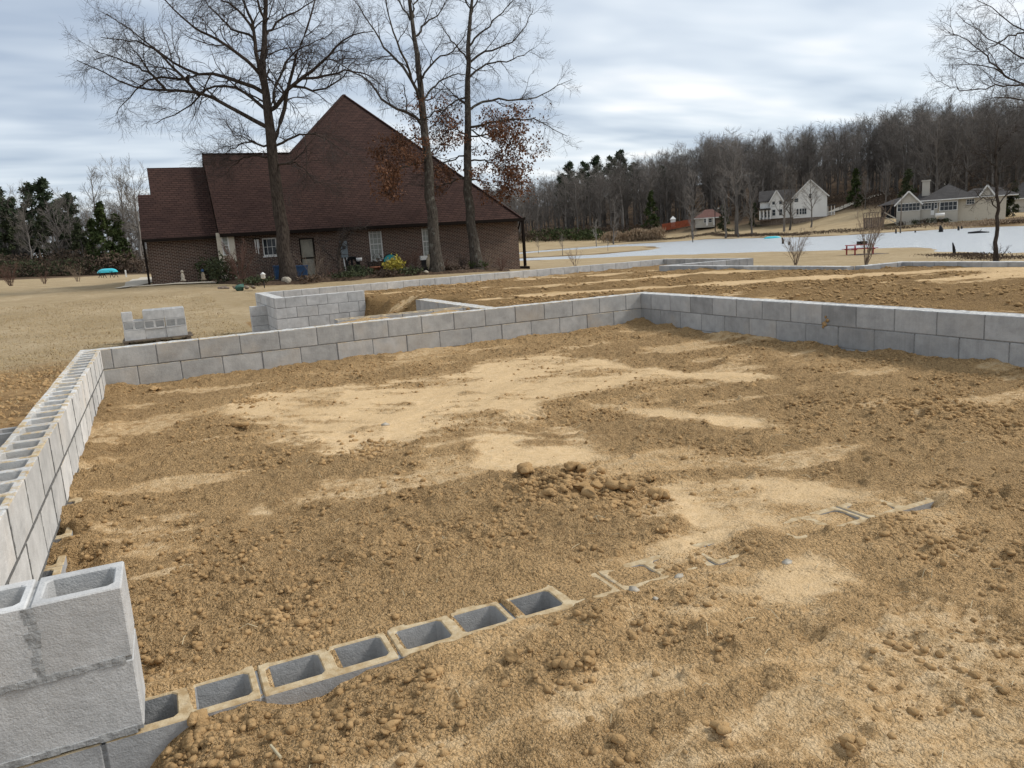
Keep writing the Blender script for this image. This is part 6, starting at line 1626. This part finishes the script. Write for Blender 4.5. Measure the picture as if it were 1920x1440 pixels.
for x, y, d, H, lab in ((1055,478,120,3.2,'small bare sapling on the peninsula'),(1010,476,140,2.8,'bare sapling on the bank nearest the brick house'),(1140,472,125,2.0,'tiny bare sapling near the tip of the peninsula'),(1118,458,190,7,'slim pale tree on the far bank')):
    P = at(x, y, d); plant(BAREW[0], P, H/15, x, 'sapling', lab, 'saplings by the lake')
# left wood beyond the lawn
for i in range(120):
    x = -260+560*rf.random(); d = 108+45*rf.random()**1.3; P = at(x, 500, d); H = rf.uniform(9, 13.5)
    v = rf.integers(0, 6); vv = LOW[v % 3] if rf.random() < .75 else BAREW[v % 2]
    plant(vv, P, H/16, rf.uniform(0, 6.28), 'forest_tree', 'bare tree in the wood beyond the left lawn', 'trees of the left wood')
for x, d, H, v, lab in ((14,108,13.2,0,'tall dark pine at the far left edge'),(-30,112,13,1,'dark pine cut by the left edge'),(78,112,13.4,0,'left of two tall pines rising above the left wood'),(108,113,13.2,1,'right of two tall pines rising above the left wood'),(150,116,12.2,0,'smaller pine peeking over the left wood'),(45,116,11,1,'pine between the taller ones in the left wood')):
    P = at(x, 500, d); plant(PINES[v], P, H/14.5, x, 'pine_tree', lab, 'pines of the left wood')
for x, d, H, lab in ((205,104,9.5,'yellow-green cedar before the left wood'),(232,106,8.0,'second yellow-green cedar nearest the garage wing'),(185,107,7.5,'small cedar in the left wood')):
    P = at(x, 505, d); plant(CEDAR[0], P, H/9, x, 'cedar_tree', lab, 'cedars of the left wood')
for x, d, H, lab in ((197,118,15.2,'tall pale bare tree standing above the left wood'),(250,112,14,'pale bare tree beside the garage roof'),(265,106,13,'thin pale bare tree touching the garage roof'),(62,104,8.5,'white-stemmed thin tree in front of the left wood')):
    P = at(x, 500, d); plant(BAREW[0 if x < 220 else 1], P, H/15, x, 'bare_tree', lab, 'pale trees of the left wood')
for k, (x, d, H) in enumerate(((-10,110,9),(30,108,8),(60,112,9.5),(95,109,8.5),(125,111,9),(160,109,7),(-60,108,9),(140,118,11),(20,118,12))):
    P = at(x, 505, d); plant(FILLP[k % 2], P, H/10, x, 'pine_tree', 'leafy dark pine filling the left wood below the taller ones', 'lower pines of the left wood')
# undergrowth along the wood edges, reeds and scrub on the banks
def brush(name, label, line, n, h_, w_, mt, size, seed, hang=-.6):
    rg = np.random.default_rng(seed); P_ = resample(np.array([q[:2] for q in line]), 200)
    k = rg.integers(0, 200, n); q = P_[k]+rg.normal(0, w_, (n, 2))
    lump = .35+.65*np.clip(.6+1.6*fbm(q[:, 0], q[:, 1], 5.0, seed, 3), 0, 1.2)
    z = land(q[:, 0], q[:, 1])+h_*lump*rg.random(n)**.8
    V, F = leafquads(np.c_[q, z], size, rg, hang, .35)
    return tag(obj(name, np_mesh(name, V, F, mt, False)), label, kind='stuff')
brush('undergrowth', 'brown scrub along the foot of the left wood', [at(x, 510, 104) for x in (-250,-100,50,150,290)], 16000, 3.0, 2.5, M_BROWNBUSH, .38, 61)
brush('undergrowth', 'dark green scrub along the foot of the left wood', [at(x, 510, 102) for x in (-250,-100,0,90,160)], 7000, 2.0, 1.6, M_SHRUBG, .35, 62)
brush('undergrowth', 'brown scrub at the foot of the hillside wood', [at(x, 440, np.interp(x, *FRONT)-6) for x in (870,1000,1100,1200,1260)], 14000, 3.0, 3, M_BROWNBUSH, .55, 63)
brush('undergrowth', 'olive scrub at the foot of the hillside wood', [at(x, 440, 226) for x in (1000,1060,1120,1160)], 2500, 3.0, 2, M_CEDAR, .9, 64)
brush('undergrowth', 'leafy brown scrub between the houses and the wood', [at(x, 400, np.interp(x, *FRONT)-4) for x in (1430,1560,1660,1760,1900,2100)], 15000, 3.0, 6, M_BROWNBUSH, .5, 65)
brush('reeds', 'tall tan reeds on the far bank', [at(x, 445, d) for x, d in ((1135,214),(1165,212),(1200,211),(1238,206))], 6000, 2.6, .8, M_REED, .7, 66, -5)
brush('bank_scrub', 'dry weeds along the far shore', [wl(x, y) for x, y in ((1180,456),(1240,453),(1335,446),(1420,445),(1511,443),(1590,439.5),(1698,432.5),(1806,426),(1920,422))], 12000, .6, .8, M_BROWNBUSH, .3, 67, -2)
brush('bank_scrub', 'brown weeds on the bank below the beige house at right', [at(x, 415, 134) for x in (1800,1850,1920,2050)], 9000, .9, 2.6, M_REED, .35, 68, -2)
brush('bank_scrub', 'dark weeds at the edge of the near shore', [at(x, y, d) for x, y, d in ((1771,474,50),(1800,474,47),(1861,478,42),(1920,478,40))], 3000, .22, .8, M_BROWNBUSH, .12, 69, -1)
# gravel drive up the hill
sheet('road', 'pale gravel drive climbing behind the beige house', [at(1560,398,215)[:2], at(1600,392,225)[:2], at(1650,385,232)[:2]], M_CONC, .25, 14, 3.0)
sheet('road', 'pale track climbing the wooded hill at right', [at(1745,345,205)[:2], at(1780,335,235)[:2], at(1810,330,265)[:2]], M_CONC, .3, 14, 5.0)
